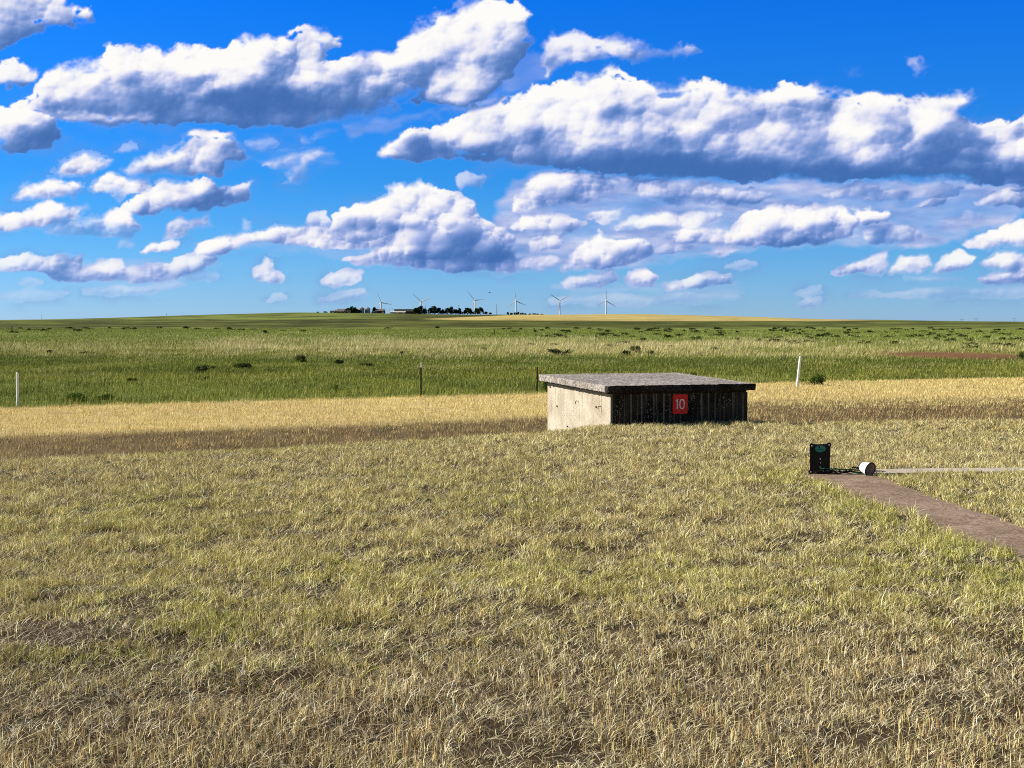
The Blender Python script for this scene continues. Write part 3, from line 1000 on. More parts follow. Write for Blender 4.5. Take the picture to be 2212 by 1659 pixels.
def pasture():
    # knee-high green grass just outside the posts
    n = 420000
    x, y, r = wedge(n, 30, 150, 0.35, 0.385)
    keep = y > fence_y(x) + .2
    x, y, r = x[keep], y[keep], r[keep]
    n = len(x)
    px, py = proj(x, y, ground_z(x, y))
    nn = fbm(x / 6, y / 9, 4)
    bare = sm(1.2 - np.hypot((px - 2070) / 225, (py - 768 - (px - 2060) * .02) / 9.5)) * 1.4
    keep = rng.random(n) > bare
    x, y, r, px, py, nn = x[keep], y[keep], r[keep], px[keep], py[keep], nn[keep]
    n = len(x)
    green = pick(n, [(.23, .255, .035), (.34, .36, .075), (.13, .155, .02), (.44, .43, .14), (.26, .22, .07)], [4, 4, 3, 2, 1])
    dk = pick(n, [(.09, .13, .02), (.15, .19, .04), (.17, .13, .06)], [3, 3, 1])
    straw = pick(n, [(.62, .53, .27), (.50, .45, .18), (.36, .38, .11)], [4, 3, 3])
    s = sm((774 - py + 34 * (fbm(x / 10, y / 14, 3) - .5)) / 16) * sm((fbm(x / 9 + 7, y / 16, 3) - .42) / .14) * .8 + .05
    s = s + .35 * sm((fbm(x / 5 + 70, y / 9, 3) - .6) / .1)
    dkm = .6 * np.exp(-((py - 779) / 8) ** 2) + sm((nn - .50) / .08) * .6 + .5 * sm((fbm(x / 2.5, y / 6, 3) - .52) / .12) + .55 * np.exp(-(((px - 1450) / 420) ** 2 + ((py - 792) / 14) ** 2))
    u = rng.random(n)
    col = np.where((u < s)[:, None], straw, np.where((rng.random(n) < dkm)[:, None], dk, green)) * rng.uniform(.7, 1.2, (n, 1))
    near = np.exp(-(y - fence_y(x)) / 4)
    h = rng.uniform(.06, .20, n) * (.4 + 1.2 * sm((fbm(x * 1.1, y * .9, 3) - .25) / .5)) * (1 + .25 * near)
    wd = rng.uniform(.008, .018, n) * (.5 + r / 80)
    blades('pasture_grass', x, y, h, wd, np.abs(rng.normal(.25, .3, n)), rng.normal(0, .9, n), col, two=False,
           label='tall green pasture grass growing just beyond the posts', cat='grass')
    # seed-headed pale grass and distant tufts
    n = 300000
    x, y, r = wedge(n, 118, 600, 0.0, 0.385)
    px, py = proj(x, y, ground_z(x, y))
    bare = sm(1.2 - np.hypot((px - 2070) / 225, (py - 768 - (px - 2060) * .02) / 9.5)) * 1.4
    keep = rng.random(n) > bare
    x, y, r, px, py = x[keep], y[keep], r[keep], px[keep], py[keep]
    n = len(x)
    nn = fbm(px / 90, py / 9, 4)
    s = sm((py - 722 + 26 * (nn - .5)) / 12) * sm((782 - py + 16 * (nn - .5)) / 10)
    s = s * (.35 + .65 * np.exp(-((py - 757) / 14) ** 2))
    s = s * 1.6 * sm((fbm(px / 130, py / 7 + 9, 4) - .34) / .16) * (.3 + .68 * sm((px - 250) / 300) * sm((1950 - px) / 400))
    straw = pick(n, [(.62, .55, .30), (.52, .47, .20), (.70, .62, .40)], [4, 4, 2])
    green = pick(n, [(.23, .28, .06), (.32, .35, .11), (.15, .19, .045)], [4, 3, 3])
    col = np.where((rng.random(n) < s)[:, None], straw, green) * rng.uniform(.75, 1.15, (n, 1))
    h = rng.uniform(.22, .55, n) * (.7 + .5 * s)
    blades('seeding_grass', x, y, h, rng.uniform(.02, .05, n) * (.4 + r / 220), np.abs(rng.normal(.3, .25, n)), rng.normal(-.3, .6, n), col, two=False,
           label='pale seed-headed grass in a long blond band across the pasture', cat='grass')


pasture()

# ------------------------------------------------------------------ the concrete bunker with its sign
def concrete(name, light, dark, stain, streak=0.0, speck=0.0, agg=0.0, white=0.0):
    m, t, b = material(name)
    co = t.node('ShaderNodeTexCoord').outputs['Object']
    big = t.noise(co, 2.2, 6, .62)
    fine = t.noise(co, 30, 5, .6)
    c = t.mix(t.smooth(big, .35, .65), (*light, 1), (*dark, 1))
    mp = t.node('ShaderNodeMapping'); mp.inputs['Scale'].default_value = (13, 13, .55)
    t.l.new(co, mp.inputs[0])
    st = t.noise(mp.outputs[0], 1.0, 5, .6)
    if streak:
        c = t.mix(t.m('MULTIPLY', t.smooth(st, .54, .70), streak), c, (*stain, 1))
    if white:
        mp2 = t.node('ShaderNodeMapping'); mp2.inputs['Scale'].default_value = (17, 17, .35); mp2.inputs['Location'].default_value = (3, 1, 5)
        t.l.new(co, mp2.inputs[0])
        sw = t.noise(mp2.outputs[0], 1.0, 3, .5)
        c = t.mix(t.m('MULTIPLY', t.smooth(sw, .52, .64), white), c, (.36, .33, .27, 1))
    if speck:
        v = t.node('ShaderNodeTexVoronoi'); t.l.new(co, v.inputs['Vector']); v.inputs['Scale'].default_value = 26
        dot = t.m('MULTIPLY', t.smooth(v.outputs['Distance'], .30, .16), t.smooth(t.noise(co, 3.1, 3, .5), .44, .58))
        c = t.mix(t.m('MULTIPLY', dot, speck), c, (.42, .39, .33, 1) if sum(light) < .4 else (.16, .12, .08, 1))
    if agg:
        v = t.node('ShaderNodeTexVoronoi'); t.l.new(co, v.inputs['Vector']); v.inputs['Scale'].default_value = 42
        vc = t.node('ShaderNodeSeparateColor'); t.l.new(v.outputs['Color'], vc.inputs[0])
        c = t.mix(1.0, c, t.ramp(vc.outputs[0], [(0, 1 - agg), (1, 1.0)]), 'MULTIPLY')
    c = t.mix(1.0, c, t.ramp(fine, [(.3, .72), (.7, 1.0)]), 'MULTIPLY')
    t.l.new(c, b.inputs['Base Color'])
    b.inputs['Roughness'].default_value = .95
    b.inputs['Specular IOR Level'].default_value = .15
    bn = t.node('ShaderNodeBump'); bn.inputs['Strength'].default_value = .8; bn.inputs['Distance'].default_value = .012
    t.l.new(t.noise(co, 38, 6, .7), bn.inputs['Height']); t.l.new(bn.outputs[0], b.inputs['Normal'])
    return m


M_wall = concrete('pale_concrete', (.58, .53, .43), (.45, .39, .30), (.22, .17, .12), streak=.8, speck=.9)
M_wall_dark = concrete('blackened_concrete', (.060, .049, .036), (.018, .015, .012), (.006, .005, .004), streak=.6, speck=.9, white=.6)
M_slab = concrete('gravelly_concrete', (.62, .56, .51), (.44, .39, .35), (.2, .18, .16), agg=.75)
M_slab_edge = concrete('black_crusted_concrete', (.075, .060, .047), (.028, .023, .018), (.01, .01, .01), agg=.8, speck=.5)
M_joint = plain('joint_bitumen', (.03, .016, .012), .9, .4, 12)
M_rust = plain('rusty_steel', (.07, .045, .035), .8, .4, 20)
M_red = plain('red_sign_paint', (.85, .012, .006), .45, .12, 6)
M_white = plain('white_sign_paint', (.85, .85, .84), .5, .05, 6)


def build_bunker():
    w_, d_ = BOX_W, BOX_D
    root = empty('concrete_bunker', (BOX_O.x, BOX_O.y, 0), BOX_TH,
                 'low concrete bunker with flat slab roof, pale sunlit side and blackened front', 'bunker')
    tilt = math.tan(R(1.7))
    zt = .545
    def wall(name, x0, x1, y0, y1, mat, label=None, front=False):
        bm = bmesh.new()
        n = 14
        box(bm, x0, x1, y0, y1, -1.3, 1)
        bmesh.ops.subdivide_edges(bm, edges=bm.edges[:], cuts=10, use_grid_fill=True)
        for v in bm.verts:
            top = zt - .028 + v.co.y * tilt
            v.co.z = -1.3 + (v.co.z + 1.3) / 2.3 * (top + 1.3)
            k = mnoise.noise(v.co * 2.1) * .006
            v.co.x += k; v.co.y += k * .6
        o = obj(name, bm, mat, root, smooth=False)
        if label: o['label'] = label
        return o
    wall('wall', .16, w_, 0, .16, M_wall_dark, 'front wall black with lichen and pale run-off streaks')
    wall('wall', 0, .16, 0, d_, M_wall, 'sunlit side wall of pale stained concrete')
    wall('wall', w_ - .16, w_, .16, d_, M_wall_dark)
    wall('wall', .16, w_ - .16, d_ - .16, d_, M_wall)
    # thin skin of dark weathering on the front end of the side wall
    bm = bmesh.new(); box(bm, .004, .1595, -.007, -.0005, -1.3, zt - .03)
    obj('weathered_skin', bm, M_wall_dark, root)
    # joint under the roof
    bm = bmesh.new()
    box(bm, .015, w_ - .015, .015, d_ - .015, 0, .034)
    for v in bm.verts: v.co.z += zt - .030 + v.co.y * tilt
    obj('roof_joint', bm, M_joint, root)
    # roof slab, rounded rough edge, coarse aggregate
    ox, oyf, oyb = .115, .085, .10
    bm = bmesh.new()
    box(bm, -ox - .02, w_ + ox, -oyf, d_ + oyb, 0, .115, bevel=.018)
    bmesh.ops.subdivide_edges(bm, edges=[e for e in bm.edges if e.calc_length() > .5], cuts=70, use_grid_fill=True)
    for v in bm.verts:
        k = mnoise.noise(v.co * 14) * .009 + mnoise.noise(v.co * 33) * .005
        v.co.z += .006 + zt + v.co.y * tilt + k * .8
        v.co.x += k; v.co.y += mnoise.noise(v.co * 15 + Vector((5, 5, 5))) * .008
    o = obj('roof_slab', bm, M_slab, root)
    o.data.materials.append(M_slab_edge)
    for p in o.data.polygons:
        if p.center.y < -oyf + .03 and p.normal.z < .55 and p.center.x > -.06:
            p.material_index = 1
    # two bent hooks and four bolts on the side wall
    for (yy, zz) in ((.40, .30), (1.38, .34)):
        bm = bmesh.new()
        tube(bm, [(0.02, yy, zz), (-.035, yy, zz), (-.05, yy, zz - .01), (-.05, yy, zz - .05)], .007)
        obj('hook', bm, M_rust, root)
    for (yy, zz) in ((2.68, .53), (2.35, .20), (.58, .28), (.86, -.06), (1.85, -.13)):
        bm = bmesh.new(); cyl(bm, (.01, yy, zz), (-.02, yy, zz), .016, .013, 8)
        obj('bolt', bm, M_rust, root)
    # red number sign
    sg = empty('number_sign', (0, 0, 0), 0, 'red rounded sign with a white number 10 on the blackened bunker wall', 'sign')
    sx, sz, sw, sh = 1.262, .335, .275, .325
    c, s = math.cos(BOX_TH), math.sin(BOX_TH)
    sg.location = (BOX_O.x + c * sx + s * .012, BOX_O.y + s * sx - c * .012, sz)
    sg.rotation_euler = (0, 0, BOX_TH)
    bm = bmesh.new()
    pts = []
    rad = .022
    for cx, cz, a0 in ((sw / 2 - rad, sh / 2 - rad, 0), (-sw / 2 + rad, sh / 2 - rad, 90), (-sw / 2 + rad, -sh / 2 + rad, 180), (sw / 2 - rad, -sh / 2 + rad, 270)):
        for k in range(7):
            a = R(a0 + 15 * k); pts.append((cx + rad * math.cos(a), cz + rad * math.sin(a)))
    fr = [bm.verts.new((x, -.004, z)) for x, z in pts]; bk = [bm.verts.new((x, .006, z)) for x, z in pts]
    bm.faces.new(fr); bm.faces.new(list(reversed(bk)))
    for k in range(len(pts)): bm.faces.new((fr[k], bk[k], bk[(k + 1) % len(pts)], fr[(k + 1) % len(pts)]))
    bmesh.ops.recalc_face_normals(bm, faces=bm.faces)
    obj('panel', bm, M_red, sg)
    # digit 1 and 0 as raised strokes
    bm = bmesh.new()
    box(bm, -.066, -.047, -.0075, -.0042, -.082, .082)
    box(bm, -.082, -.0662, -.0075, -.0042, .050, .068)
    obj('digit_one', bm, M_white, sg)
    bm = bmesh.new()
    n = 40
    ring = []
    for k in range(n):
        a = 2 * math.pi * k / n
        ca, sa = math.cos(a), math.sin(a)
        e = lambda q, r_: math.copysign(abs(q) ** .8, q) * r_
        ring.append([bm.verts.new((.032 + e(ca, ro), yy, e(sa, rz))) for (ro, rz, yy) in ((.050, .084, -.0075), (.030, .064, -.0075), (.030, .064, -.0042), (.050, .084, -.0042))])
    for k in range(n):
        a_, b_ = ring[k], ring[(k + 1) % n]
        for j in range(4):
            bm.faces.new((a_[j], a_[(j + 1) % 4], b_[(j + 1) % 4], b_[j]))
    bmesh.ops.recalc_face_normals(bm, faces=bm.faces)
    obj('digit_zero', bm, M_white, sg)


build_bunker()


# ------------------------------------------------------------------ footpath and kerb
def build_path():
    M_path = concrete('brown_path_concrete', (.46, .335, .245), (.34, .24, .17), (.17, .12, .085), agg=.5, speck=.5, streak=.2)
    ys = np.linspace(PATH_Y1, 6.0, 110)
    bm = bmesh.new()
    rows = []
    for i, y in enumerate(ys):
        xl = lineX(PATH_L[0], PATH_L[1], y); xr = lineX(PATH_R[0], PATH_R[1], y)
        xl += .03 * (float(fbm(np.array([y * 3.]), np.array([1.]), 3)[0]) - .5)
        xr += .03 * (float(fbm(np.array([y * 3.]), np.array([8.]), 3)[0]) - .5)
        row = [bm.verts.new((xl, y, gz(xl, y) - .12))]
        for k in range(9):
            x = xl + (xr - xl) * k / 8
            z = gz((xl + xr) / 2, y) * .5 + gz(xl, y) * .25 + gz(xr, y) * .25 + .018 + .003 * mnoise.noise(Vector((x * 9, y * 9, 0)))
            row.append(bm.verts.new((x, y, z)))
        row.append(bm.verts.new((xr, y, gz(xr, y) - .12)))
        rows.append(row)
    for i in range(len(rows) - 1):
        for k in range(10):
            bm.faces.new((rows[i][k], rows[i + 1][k], rows[i + 1][k + 1], rows[i][k + 1]))
    bm.faces.new(rows[0]); bm.faces.new(list(reversed(rows[-1])))
    bmesh.ops.recalc_face_normals(bm, faces=bm.faces)
    o = obj('path', bm, M_path)
    tag(o, 'brown weathered concrete footpath', kind='structure')
    # pale strip of flat concrete running off to the right
    M_kerb = concrete('pale_path_concrete', (.60, .53, .43), (.50, .43, .35), (.3, .25, .2), streak=.3)
    a, b = G(1893, 1027), G(2212, 1023)
    d = (b - a); d.z = 0; L = d.length
    dn = d.normalized(); nn = Vector((-dn.y, dn.x, 0))
    bm = bmesh.new()
    n = 80
    rows = []
    for i in range(n + 1):
        p = a + dn * (L * 2.2) * i / n
        zz = .12 * gz(p.x, p.y) + .88 * (gz(a.x, a.y) + (gz(b.x, b.y) - gz(a.x, a.y)) * min(i / n * 2.2, 1.3))
        j = .002 * mnoise.noise(Vector((i * .7, 0, 0)))
        w_ = .36 + .006 * mnoise.noise(Vector((i * .5, 3, 0)))
        rows.append([bm.verts.new((p + nn * o_).to_2d().to_3d() + Vector((0, 0, zz + h_ + j))) for o_, h_ in ((0, -.08), (0, .026), (w_ / 2, .030), (w_, .034), (w_ + .004, -.08))])
    for i in range(n):
        for k in range(4):
            bm.faces.new((rows[i][k], rows[i + 1][k], rows[i + 1][k + 1], rows[i][k + 1]))
    bm.faces.new(rows[0]); bm.faces.new(list(reversed(rows[-1])))
    bmesh.ops.recalc_face_normals(bm, faces=bm.faces)
    o = obj('path', bm, M_kerb)
    tag(o, 'pale flat concrete path leading to the right', kind='structure')


build_path()

# ------------------------------------------------------------------ plate, bucket and hoses at the end of the path
M_black = plain('black_plastic', (.008, .008, .009), .55, .3, 15, spec=.25)
M_green = plain('green_hose', (.01, .25, .10), .4, .2, 15, spec=.5)
M_teal = plain('green_emblem', (.03, .28, .20), .5, .1, 15)
M_steel = plain('bright_steel', (.75, .75, .74), .25, .1, 15, metal=.6)
M_bucket = plain('white_plastic', (.86, .86, .86), .45, .05, 12)
M_inner = plain('stained_inside', (.55, .43, .40), .7, .3, 10)


def extrude_poly(bm, pts, y0, y1):
    fr = [bm.verts.new((x, y0, z)) for x, z in pts]; bk = [bm.verts.new((x, y1, z)) for x, z in pts]
    bm.faces.new(fr); bm.faces.new(list(reversed(bk)))
    for k in range(len(pts)): bm.faces.new((fr[k], bk[k], bk[(k + 1) % len(pts)], fr[(k + 1) % len(pts)]))
    bmesh.ops.recalc_face_normals(bm, faces=bm.faces)
    return bm


def build_equipment():
    p = G(1771, 1027)
    base = gz(p.x, p.y) + .008
    root = empty('equipment_plate', (p.x, p.y, base), R(-3), 'upright black plate with a green oval emblem and bright bolts at the path end', 'plate')
    s = p.y / F / 3.9375           # metres per pixel of the full photograph
    W2, Ht = 40 * s, 123 * s
    pts = []
    rl = 8.5 * s
    for cx, cz, a0 in ((W2 - rl, Ht - rl, -35), (-W2 + rl, Ht - rl, 35), (-W2 + rl, rl, 145), (W2 - rl, rl, 235)):
        for k in range(10):
            a = R(a0 + (a0 >= 0 and 0) + 19 * k)
            pts.append((cx + rl * 1.15 * math.cos(a), cz + rl * 1.15 * math.sin(a)))
    bm = bmesh.new(); extrude_poly(bm, pts, -.012, .012)
    obj('plate_body', bm, M_black, root)
    for bx_, bz in ((-33, 116), (35, 119), (-37, 10), (37, 10)):
        bm = bmesh.new(); cyl(bm, (bx_ * s, -.0135, bz * s), (bx_ * s, .0135, bz * s), 8.6 * s, 8.6 * s, 20)
        obj('corner_lug', bm, M_black, root)
    for bx_, bz in ((-33, 114), (35, 118), (-36, 11), (36, 11)):
        bm = bmesh.new(); cyl(bm, (bx_ * s, -.0136, bz * s), (bx_ * s, -.022, bz * s), 3.0 * s, 2.4 * s, 10)
        obj('bolt', bm, M_steel, root)
    for bx_, bz, hh in ((0, 63, 3.2), (1, 47, 1.8), (0, 31, 1.6)):
        bm = bmesh.new(); box(bm, (bx_ - 2) * s, (bx_ + 2) * s, -.016, -.0122, (bz - hh) * s, (bz + hh) * s, bevel=.001)
        obj('screw', bm, M_steel, root)
    bm = bmesh.new()
    extrude_poly(bm, [(21 * s * math.cos(R(k * 10)), 13.5 * s * math.sin(R(k * 10))) for k in range(36)], -.0155, -.0122)
    e = obj('emblem', bm, M_teal, root, loc=(0, 0, 103 * s)); e['label'] = 'green oval emblem with a small black and white mark'
    e.rotation_euler = (0, R(-2), 0)
    bm = bmesh.new()
    extrude_poly(bm, [(x * s, z * s) for x, z in ((-6, 11), (-2, 11.2), (0, 7.5), (3.5, 5), (4.5, 2.5), (0, 1.2), (-4, 2.5), (-7, 6.5))], -.0178, -.0157)
    obj('emblem_mark', bm, M_black, e)
    bm = bmesh.new()
    extrude_poly(bm, [(x * s, z * s) for x, z in ((-.5, 9), (1.5, 8.5), (3.2, 5.9), (1.2, 5.6))], -.0188, -.0180)
    obj('emblem_mark', bm, M_white, e)
    for zz, hw in ((-2.6, 15), (-5.6, 12)):
        bm = bmesh.new(); box(bm, -hw * s, hw * s, -.0172, -.0157, (zz - .5) * s, (zz + .5) * s)
        obj('emblem_line', bm, M_black, e)
    # bucket lying on its side, mouth to the lower right
    q = G(1872, 1031)
    mouth = Vector((q.x + .035, q.y - .02, 0))
    mz = gz(mouth.x, mouth.y)
    r1, r0, L = 27 * s, 19.5 * s, 42 * s
    ax = Vector((-.52, .78, .20)).normalized()
    mc = Vector((mouth.x, mouth.y, mz + r1 + .012))
    root = empty('bucket', (mc.x, mc.y, mz + .012), 0, 'small white bucket with a black rim lying on its side by the hoses', 'bucket')
    off = Vector((0, 0, r1))
    bm = bmesh.new()
    q_ = ax.to_track_quat('Z', 'Y').to_matrix()
    N = 32
    prof = [(0, r1), (L, r0), (L, r0 * .95 - .003), (.0, r1 * .95)]
    rings = [[bm.verts.new(off + ax * a_ + q_ @ Vector((math.cos(2 * math.pi * k / N) * r_, math.sin(2 * math.pi * k / N) * r_, 0))) for k in range(N)] for a_, r_ in prof[:2]]
    for k in range(N): bm.faces.new((rings[0][k], rings[0][(k + 1) % N], rings[1][(k + 1) % N], rings[1][k]))
    bm.faces.new(rings[1])
    bmesh.ops.recalc_face_normals(bm, faces=bm.faces)
    obj('bucket_wall', bm, M_bucket, root, smooth=False)
    bm = bmesh.new()
    rings = [[bm.verts.new(off + ax * a_ + q_ @ Vector((math.cos(2 * math.pi * k / N) * r_, math.sin(2 * math.pi * k / N) * r_, 0))) for k in range(N)] for a_, r_ in ((.001, r1 * .965), (L * .93, r0 * .93))]
    for k in range(N): bm.faces.new((rings[1][k], rings[1][(k + 1) % N], rings[0][(k + 1) % N], rings[0][k]))
    bm.faces.new(list(reversed(rings[1])))
    obj('bucket_inside', bm, M_inner, root)
    bm = bmesh.new()
    for a_, r_, th in ((0, r1, 2.3 * s), (L, r0, 1.9 * s)):
        pts = [off + ax * a_ + q_ @ Vector((math.cos(2 * math.pi * k / N) * r_, math.sin(2 * math.pi * k / N) * r_, 0)) for k in range(N + 1)]
        tube(bm, pts, th, 8)
    obj('rim', bm, M_black, root)
    bm = bmesh.new()
    box(bm, -r1 * .93, r1 * .93, -.012, -.006, r1 * .50, r1 * .57)
    obj('wire_handle', bm, M_black, root)
    bm = bmesh.new()
    cyl(bm, off + ax * (L * .90), off + ax * (L * .70), 8 * s, 6 * s, 14)
    obj('boss', bm, plain('grey_plastic', (.5, .46, .44), .5, .1), root)
    # tangle of black cables and two green hoses between plate and bucket
    r3 = random.Random(5)
    x0, x1 = p.x - .01, mc.x - .04
    yb = p.y - .05
    def G0(x, y): return gz(x, y) + .022
    for c_ in range(7):
        bm = bmesh.new()
        pts = []
        n = 26
        sx = x0 + r3.uniform(0, .12); ex = x1 + r3.uniform(-.12, .02)
        amp = r3.uniform(.01, .05); ph = r3.uniform(0, 6); hh = r3.uniform(.01, .06)
        for k in range(n):
            t = k / (n - 1)
            x = sx + (ex - sx) * t
            y = yb + amp * math.sin(ph + t * r3.choice((5.0, 5.2)) * 1.3) + .02 * math.sin(9 * t + c_)
            z = G0(x, y) + hh * abs(math.sin(ph * 2 + t * (3.4 + c_))) * 1.2 * (1 - .3 * t)
            pts.append((x, y, z))
        # smooth
        for _ in range(2):
            pts = [pts[0]] + [tuple((pts[k - 1][j] + 2 * pts[k][j] + pts[k + 1][j]) / 4 for j in range(3)) for k in range(1, n - 1)] + [pts[-1]]
        tube(bm, pts, r3.choice((.0045, .006, .004)), 6)
        if c_ == 0:
            first = empty('cable_tangle', (p.x + .2, yb, G0(p.x + .2, yb)), 0, 'tangle of black cables lying between the black plate and the bucket', 'cables')
        o = obj('cable', bm, M_black)
        o.parent = first
        o.matrix_parent_inverse = Matrix.Translation(-Vector(first.location))
    # thick loom crossing up to the bucket and loose ends
    bm = bmesh.new()
    tube(bm, [(x0 + .06, yb - .04, G0(x0, yb)), (x0 + .20, yb - .06, G0(x0, yb) + .006), (x0 + .27, yb - .05, G0(x0, yb) + .035), (x0 + .36, yb - .02, G0(x0, yb) + .075), (x1 - .0, yb, G0(x0, yb) + .05)], .010, 7)
    o = obj('cable', bm, M_black); o.parent = first; o.matrix_parent_inverse = Matrix.Translation(-Vector(first.location)); o['label'] = 'thick bundled cable'
    for pts in ([(x1 - .07, yb, G0(x1, yb) + .06), (x1 - .04, yb, G0(x1, yb) + .10), (x1 - .015, yb, G0(x1, yb) + .125)],
                [(mc.x + .06, mc.y, mc.z + .03), (mc.x + .085, mc.y, mc.z + .06), (mc.x + .10, mc.y, mc.z + .075)],
                [(mc.x + .05, mc.y, mc.z - .01), (mc.x + .11, mc.y - .01, mc.z - .012), (mc.x + .17, mc.y, mc.z - .02)],
                [(mc.x + .05, mc.y, mc.z - .02), (mc.x + .12, mc.y - .01, mc.z - .024), (mc.x + .15, mc.y, mc.z - .018)]):
        bm = bmesh.new(); tube(bm, pts, .0035, 6)
        o = obj('cable_end', bm, M_black); o.parent = first; o.matrix_parent_inverse = Matrix.Translation(-Vector(first.location))
    for j, pts in enumerate(([(p.x + .0, yb + .02, G0(p.x, yb) + .055), (p.x + .10, yb + .01, G0(p.x, yb) + .053), (p.x + .24, yb, G0(p.x, yb) + .045), (p.x + .36, yb, G0(p.x, yb) + .043), (x1 + .02, yb + .02, G0(x1, yb) + .03)],
                [(p.x + .34, yb - .05, G0(p.x, yb) + .02), (p.x + .40, yb - .06, G0(p.x, yb) + .008), (p.x + .47, yb - .07, G0(p.x, yb) - .004), (x1 + .04, yb - .06, G0(p.x, yb) - .004)])):
        bm = bmesh.new(); tube(bm, pts, .0065, 8)
        o = obj('green_hose', bm, M_green)
        tag(o, ('green hose running from the foot of the black plate to the bucket', 'shorter green hose end lying on the path beside the bucket')[j], 'hose', 'green hoses by the plate')


build_equipment()


# ------------------------------------------------------------------ posts
M_post_w = plain('white_fibreglass', (.85, .85, .83), .5, .06, 6)
M_post_d = plain('dark_steel', (.05, .035, .03), .7, .3, 10)


def steel_post(px, pyb, pyt, label, wpx=1.6, tip=False, lean=0.0, white=False, group='marker posts along the edge of the pasture', cat='post'):
    b = G(px, pyb)
    s = b.y / F * K
    h = (pyb - pyt) * s
    wd = wpx * s
    root = empty('marker_post' if white else 'fence_post', (b.x, b.y, b.z), R(20), label, cat, group)
    root.rotation_euler = (0, math.atan(lean), R(0))
    bm = bmesh.new()
    if white:      # round tube with a domed cap
        r_ = wd / 2
        bm = bmesh.new(); cyl(bm, (0, 0, -.3), (0, 0, h - r_ * 1.2), r_, r_, 18)
        obj('shaft', bm, M_post_w, root)
        bm = bmesh.new()
        for k in range(5):
            a0, a1 = R(18 * k), R(18 * (k + 1))
            cyl(bm, (0, 0, h - r_ * 1.2 + r_ * 1.15 * math.sin(a0) + .001), (0, 0, h - r_ * 1.2 + r_ * 1.15 * math.sin(a1) + .001), r_ * 1.03 * math.cos(a0), max(r_ * 1.03 * math.cos(a1), .002), 18, k in (0, 4))
        obj('cap', bm, M_post_w, root)
    else:          # studded T post
        t = wd * .2
        box(bm, -wd / 2, wd / 2, -t / 2, t / 2, -.3, h)
        box(bm, -t / 2, t / 2, t / 2 + .001, wd * .9, -.3, h - .004)
        for k in range(int(h / .06)):
            box(bm, -t, t, -t / 2 - .008, -t / 2 - .001, .05 + k * .06, .07 + k * .06)
        obj('shaft', bm, M_post_d, root)
        if tip:
            bm = bmesh.new()
            box(bm, -wd / 2 - .004, wd / 2 + .004, -t - .004, wd * .95, h - .16, h + .01, bevel=.004)
            obj('white_tip', bm, M_post_w, root)
    return root


steel_post(38.5, 878, 804, 'upright white marker post on the far left at the edge of the green', 6.0, white=True)
steel_post(1722, 835, 769, 'white marker post leaning to the right of the concrete bunker', 5.6, white=True, lean=.10)
steel_post(909.5, 858, 784, 'slim dark steel post with a white painted tip', 3.4, tip=True)
steel_post(1160, 851, 793, 'bare dark steel post just left of the bunker roof', 3.2, lean=.02)
steel_post(26, 718, 705, 'short dark post far out in the pasture on the left', 2.0, group='far posts in the pasture')
steel_post(1068, 725, 713, 'thin post far out in the pasture below the wheat', 1.2, group='far posts in the pasture')
steel_post(1945, 742, 735, 'tiny pale post far out among the sagebrush', 1.0, white=True, group='far posts in the pasture')

# little dark sign far out
b = G(1288, 731)
s = b.y / F * K
root = empty('field_sign', b, 0, 'small dark square sign on a short stake in the far pasture', 'sign')
bm = bmesh.new(); box(bm, -2.6 * s, 2.6 * s, -.03, .03, 1.5 * s, 6.5 * s, bevel=.02); obj('board', bm, M_post_d, root)
bm = bmesh.new(); box(bm, -.4 * s, .4 * s, .031, .09, -.3, 5.5 * s); obj('stake', bm, M_post_d, root)


# ------------------------------------------------------------------ shrubs and weeds
def leafy(name, n, size, spread, mat, seed, up=False, parent=None, squash=.6, top=None):
    """many small leaf faces gathered round short twigs"""
    r4 = random.Random(seed)
    bm = bmesh.new()
    lobes = [(r4.uniform(-1, 1) * .62, r4.uniform(-1, 1) * .62, r4.uniform(.15, .75), r4.uniform(.25, .55)) for _ in range(top or 7)]
    for k in range(n):
        lx, ly, lz, lr = r4.choice(lobes)
        d = Vector((r4.gauss(0, 1), r4.gauss(0, 1), r4.gauss(0, 1))).normalized() * lr * r4.random() ** .4
        p_ = Vector(((lx + d.x) * spread, (ly + d.y) * spread, max((lz + d.z) * spread * squash * 1.3, .0)))
        a = Vector((r4.gauss(0, 1), r4.gauss(0, 1), r4.gauss(.6, 1))).normalized() * size * r4.uniform(.5, 1.4)
        b_ = a.cross(Vector((r4.gauss(0, 1), r4.gauss(0, 1), r4.gauss(0, 1)))).normalized() * size * .35
        vs = [bm.verts.new(p_ - b_), bm.verts.new(p_ + a * .5 - b_ * .1), bm.verts.new(p_ + b_), bm.verts.new(p_ - a * .5)]
        bm.faces.new(vs)
    return obj(name, bm, mat, parent)


M_sage = leaf_material('dark_sage_leaves', .15, False, (.042, .062, .024))
M_weed = leaf_material('green_weed_leaves', .2, False, (.045, .085, .015))
M_bark = plain('grey_bark', (.10, .075, .05), .9, .3, 10)


def shrub(px, py, wpx, hpx, proto, label, group, name='sagebrush', cat='shrub'):
    b = G(px, py)
    s = b.y / F * K
    o = copy_tree(proto)
    o.name = name
    o.location = b
    o.rotation_euler = (0, 0, random.uniform(0, 6.28))
    o.scale = (wpx * s / 1.7, wpx * s / 1.7, hpx * s / .75)
    tag(o, label, cat, group)
    return o


def shrub_proto(n, size, mat, seed):
    root = bpy.data.objects.new('sagebrush', None); COL.objects.link(root)
    leafy('foliage', n, size, 1.0, mat, seed, parent=root, squash=.75)
    bm = bmesh.new()
    for k in range(5):
        a = k * 1.3
        cyl(bm, (0, 0, -.1), (.45 * math.cos(a), .45 * math.sin(a), .5), .05, .02, 5)
    obj('stem', bm, M_bark, root)
    return root


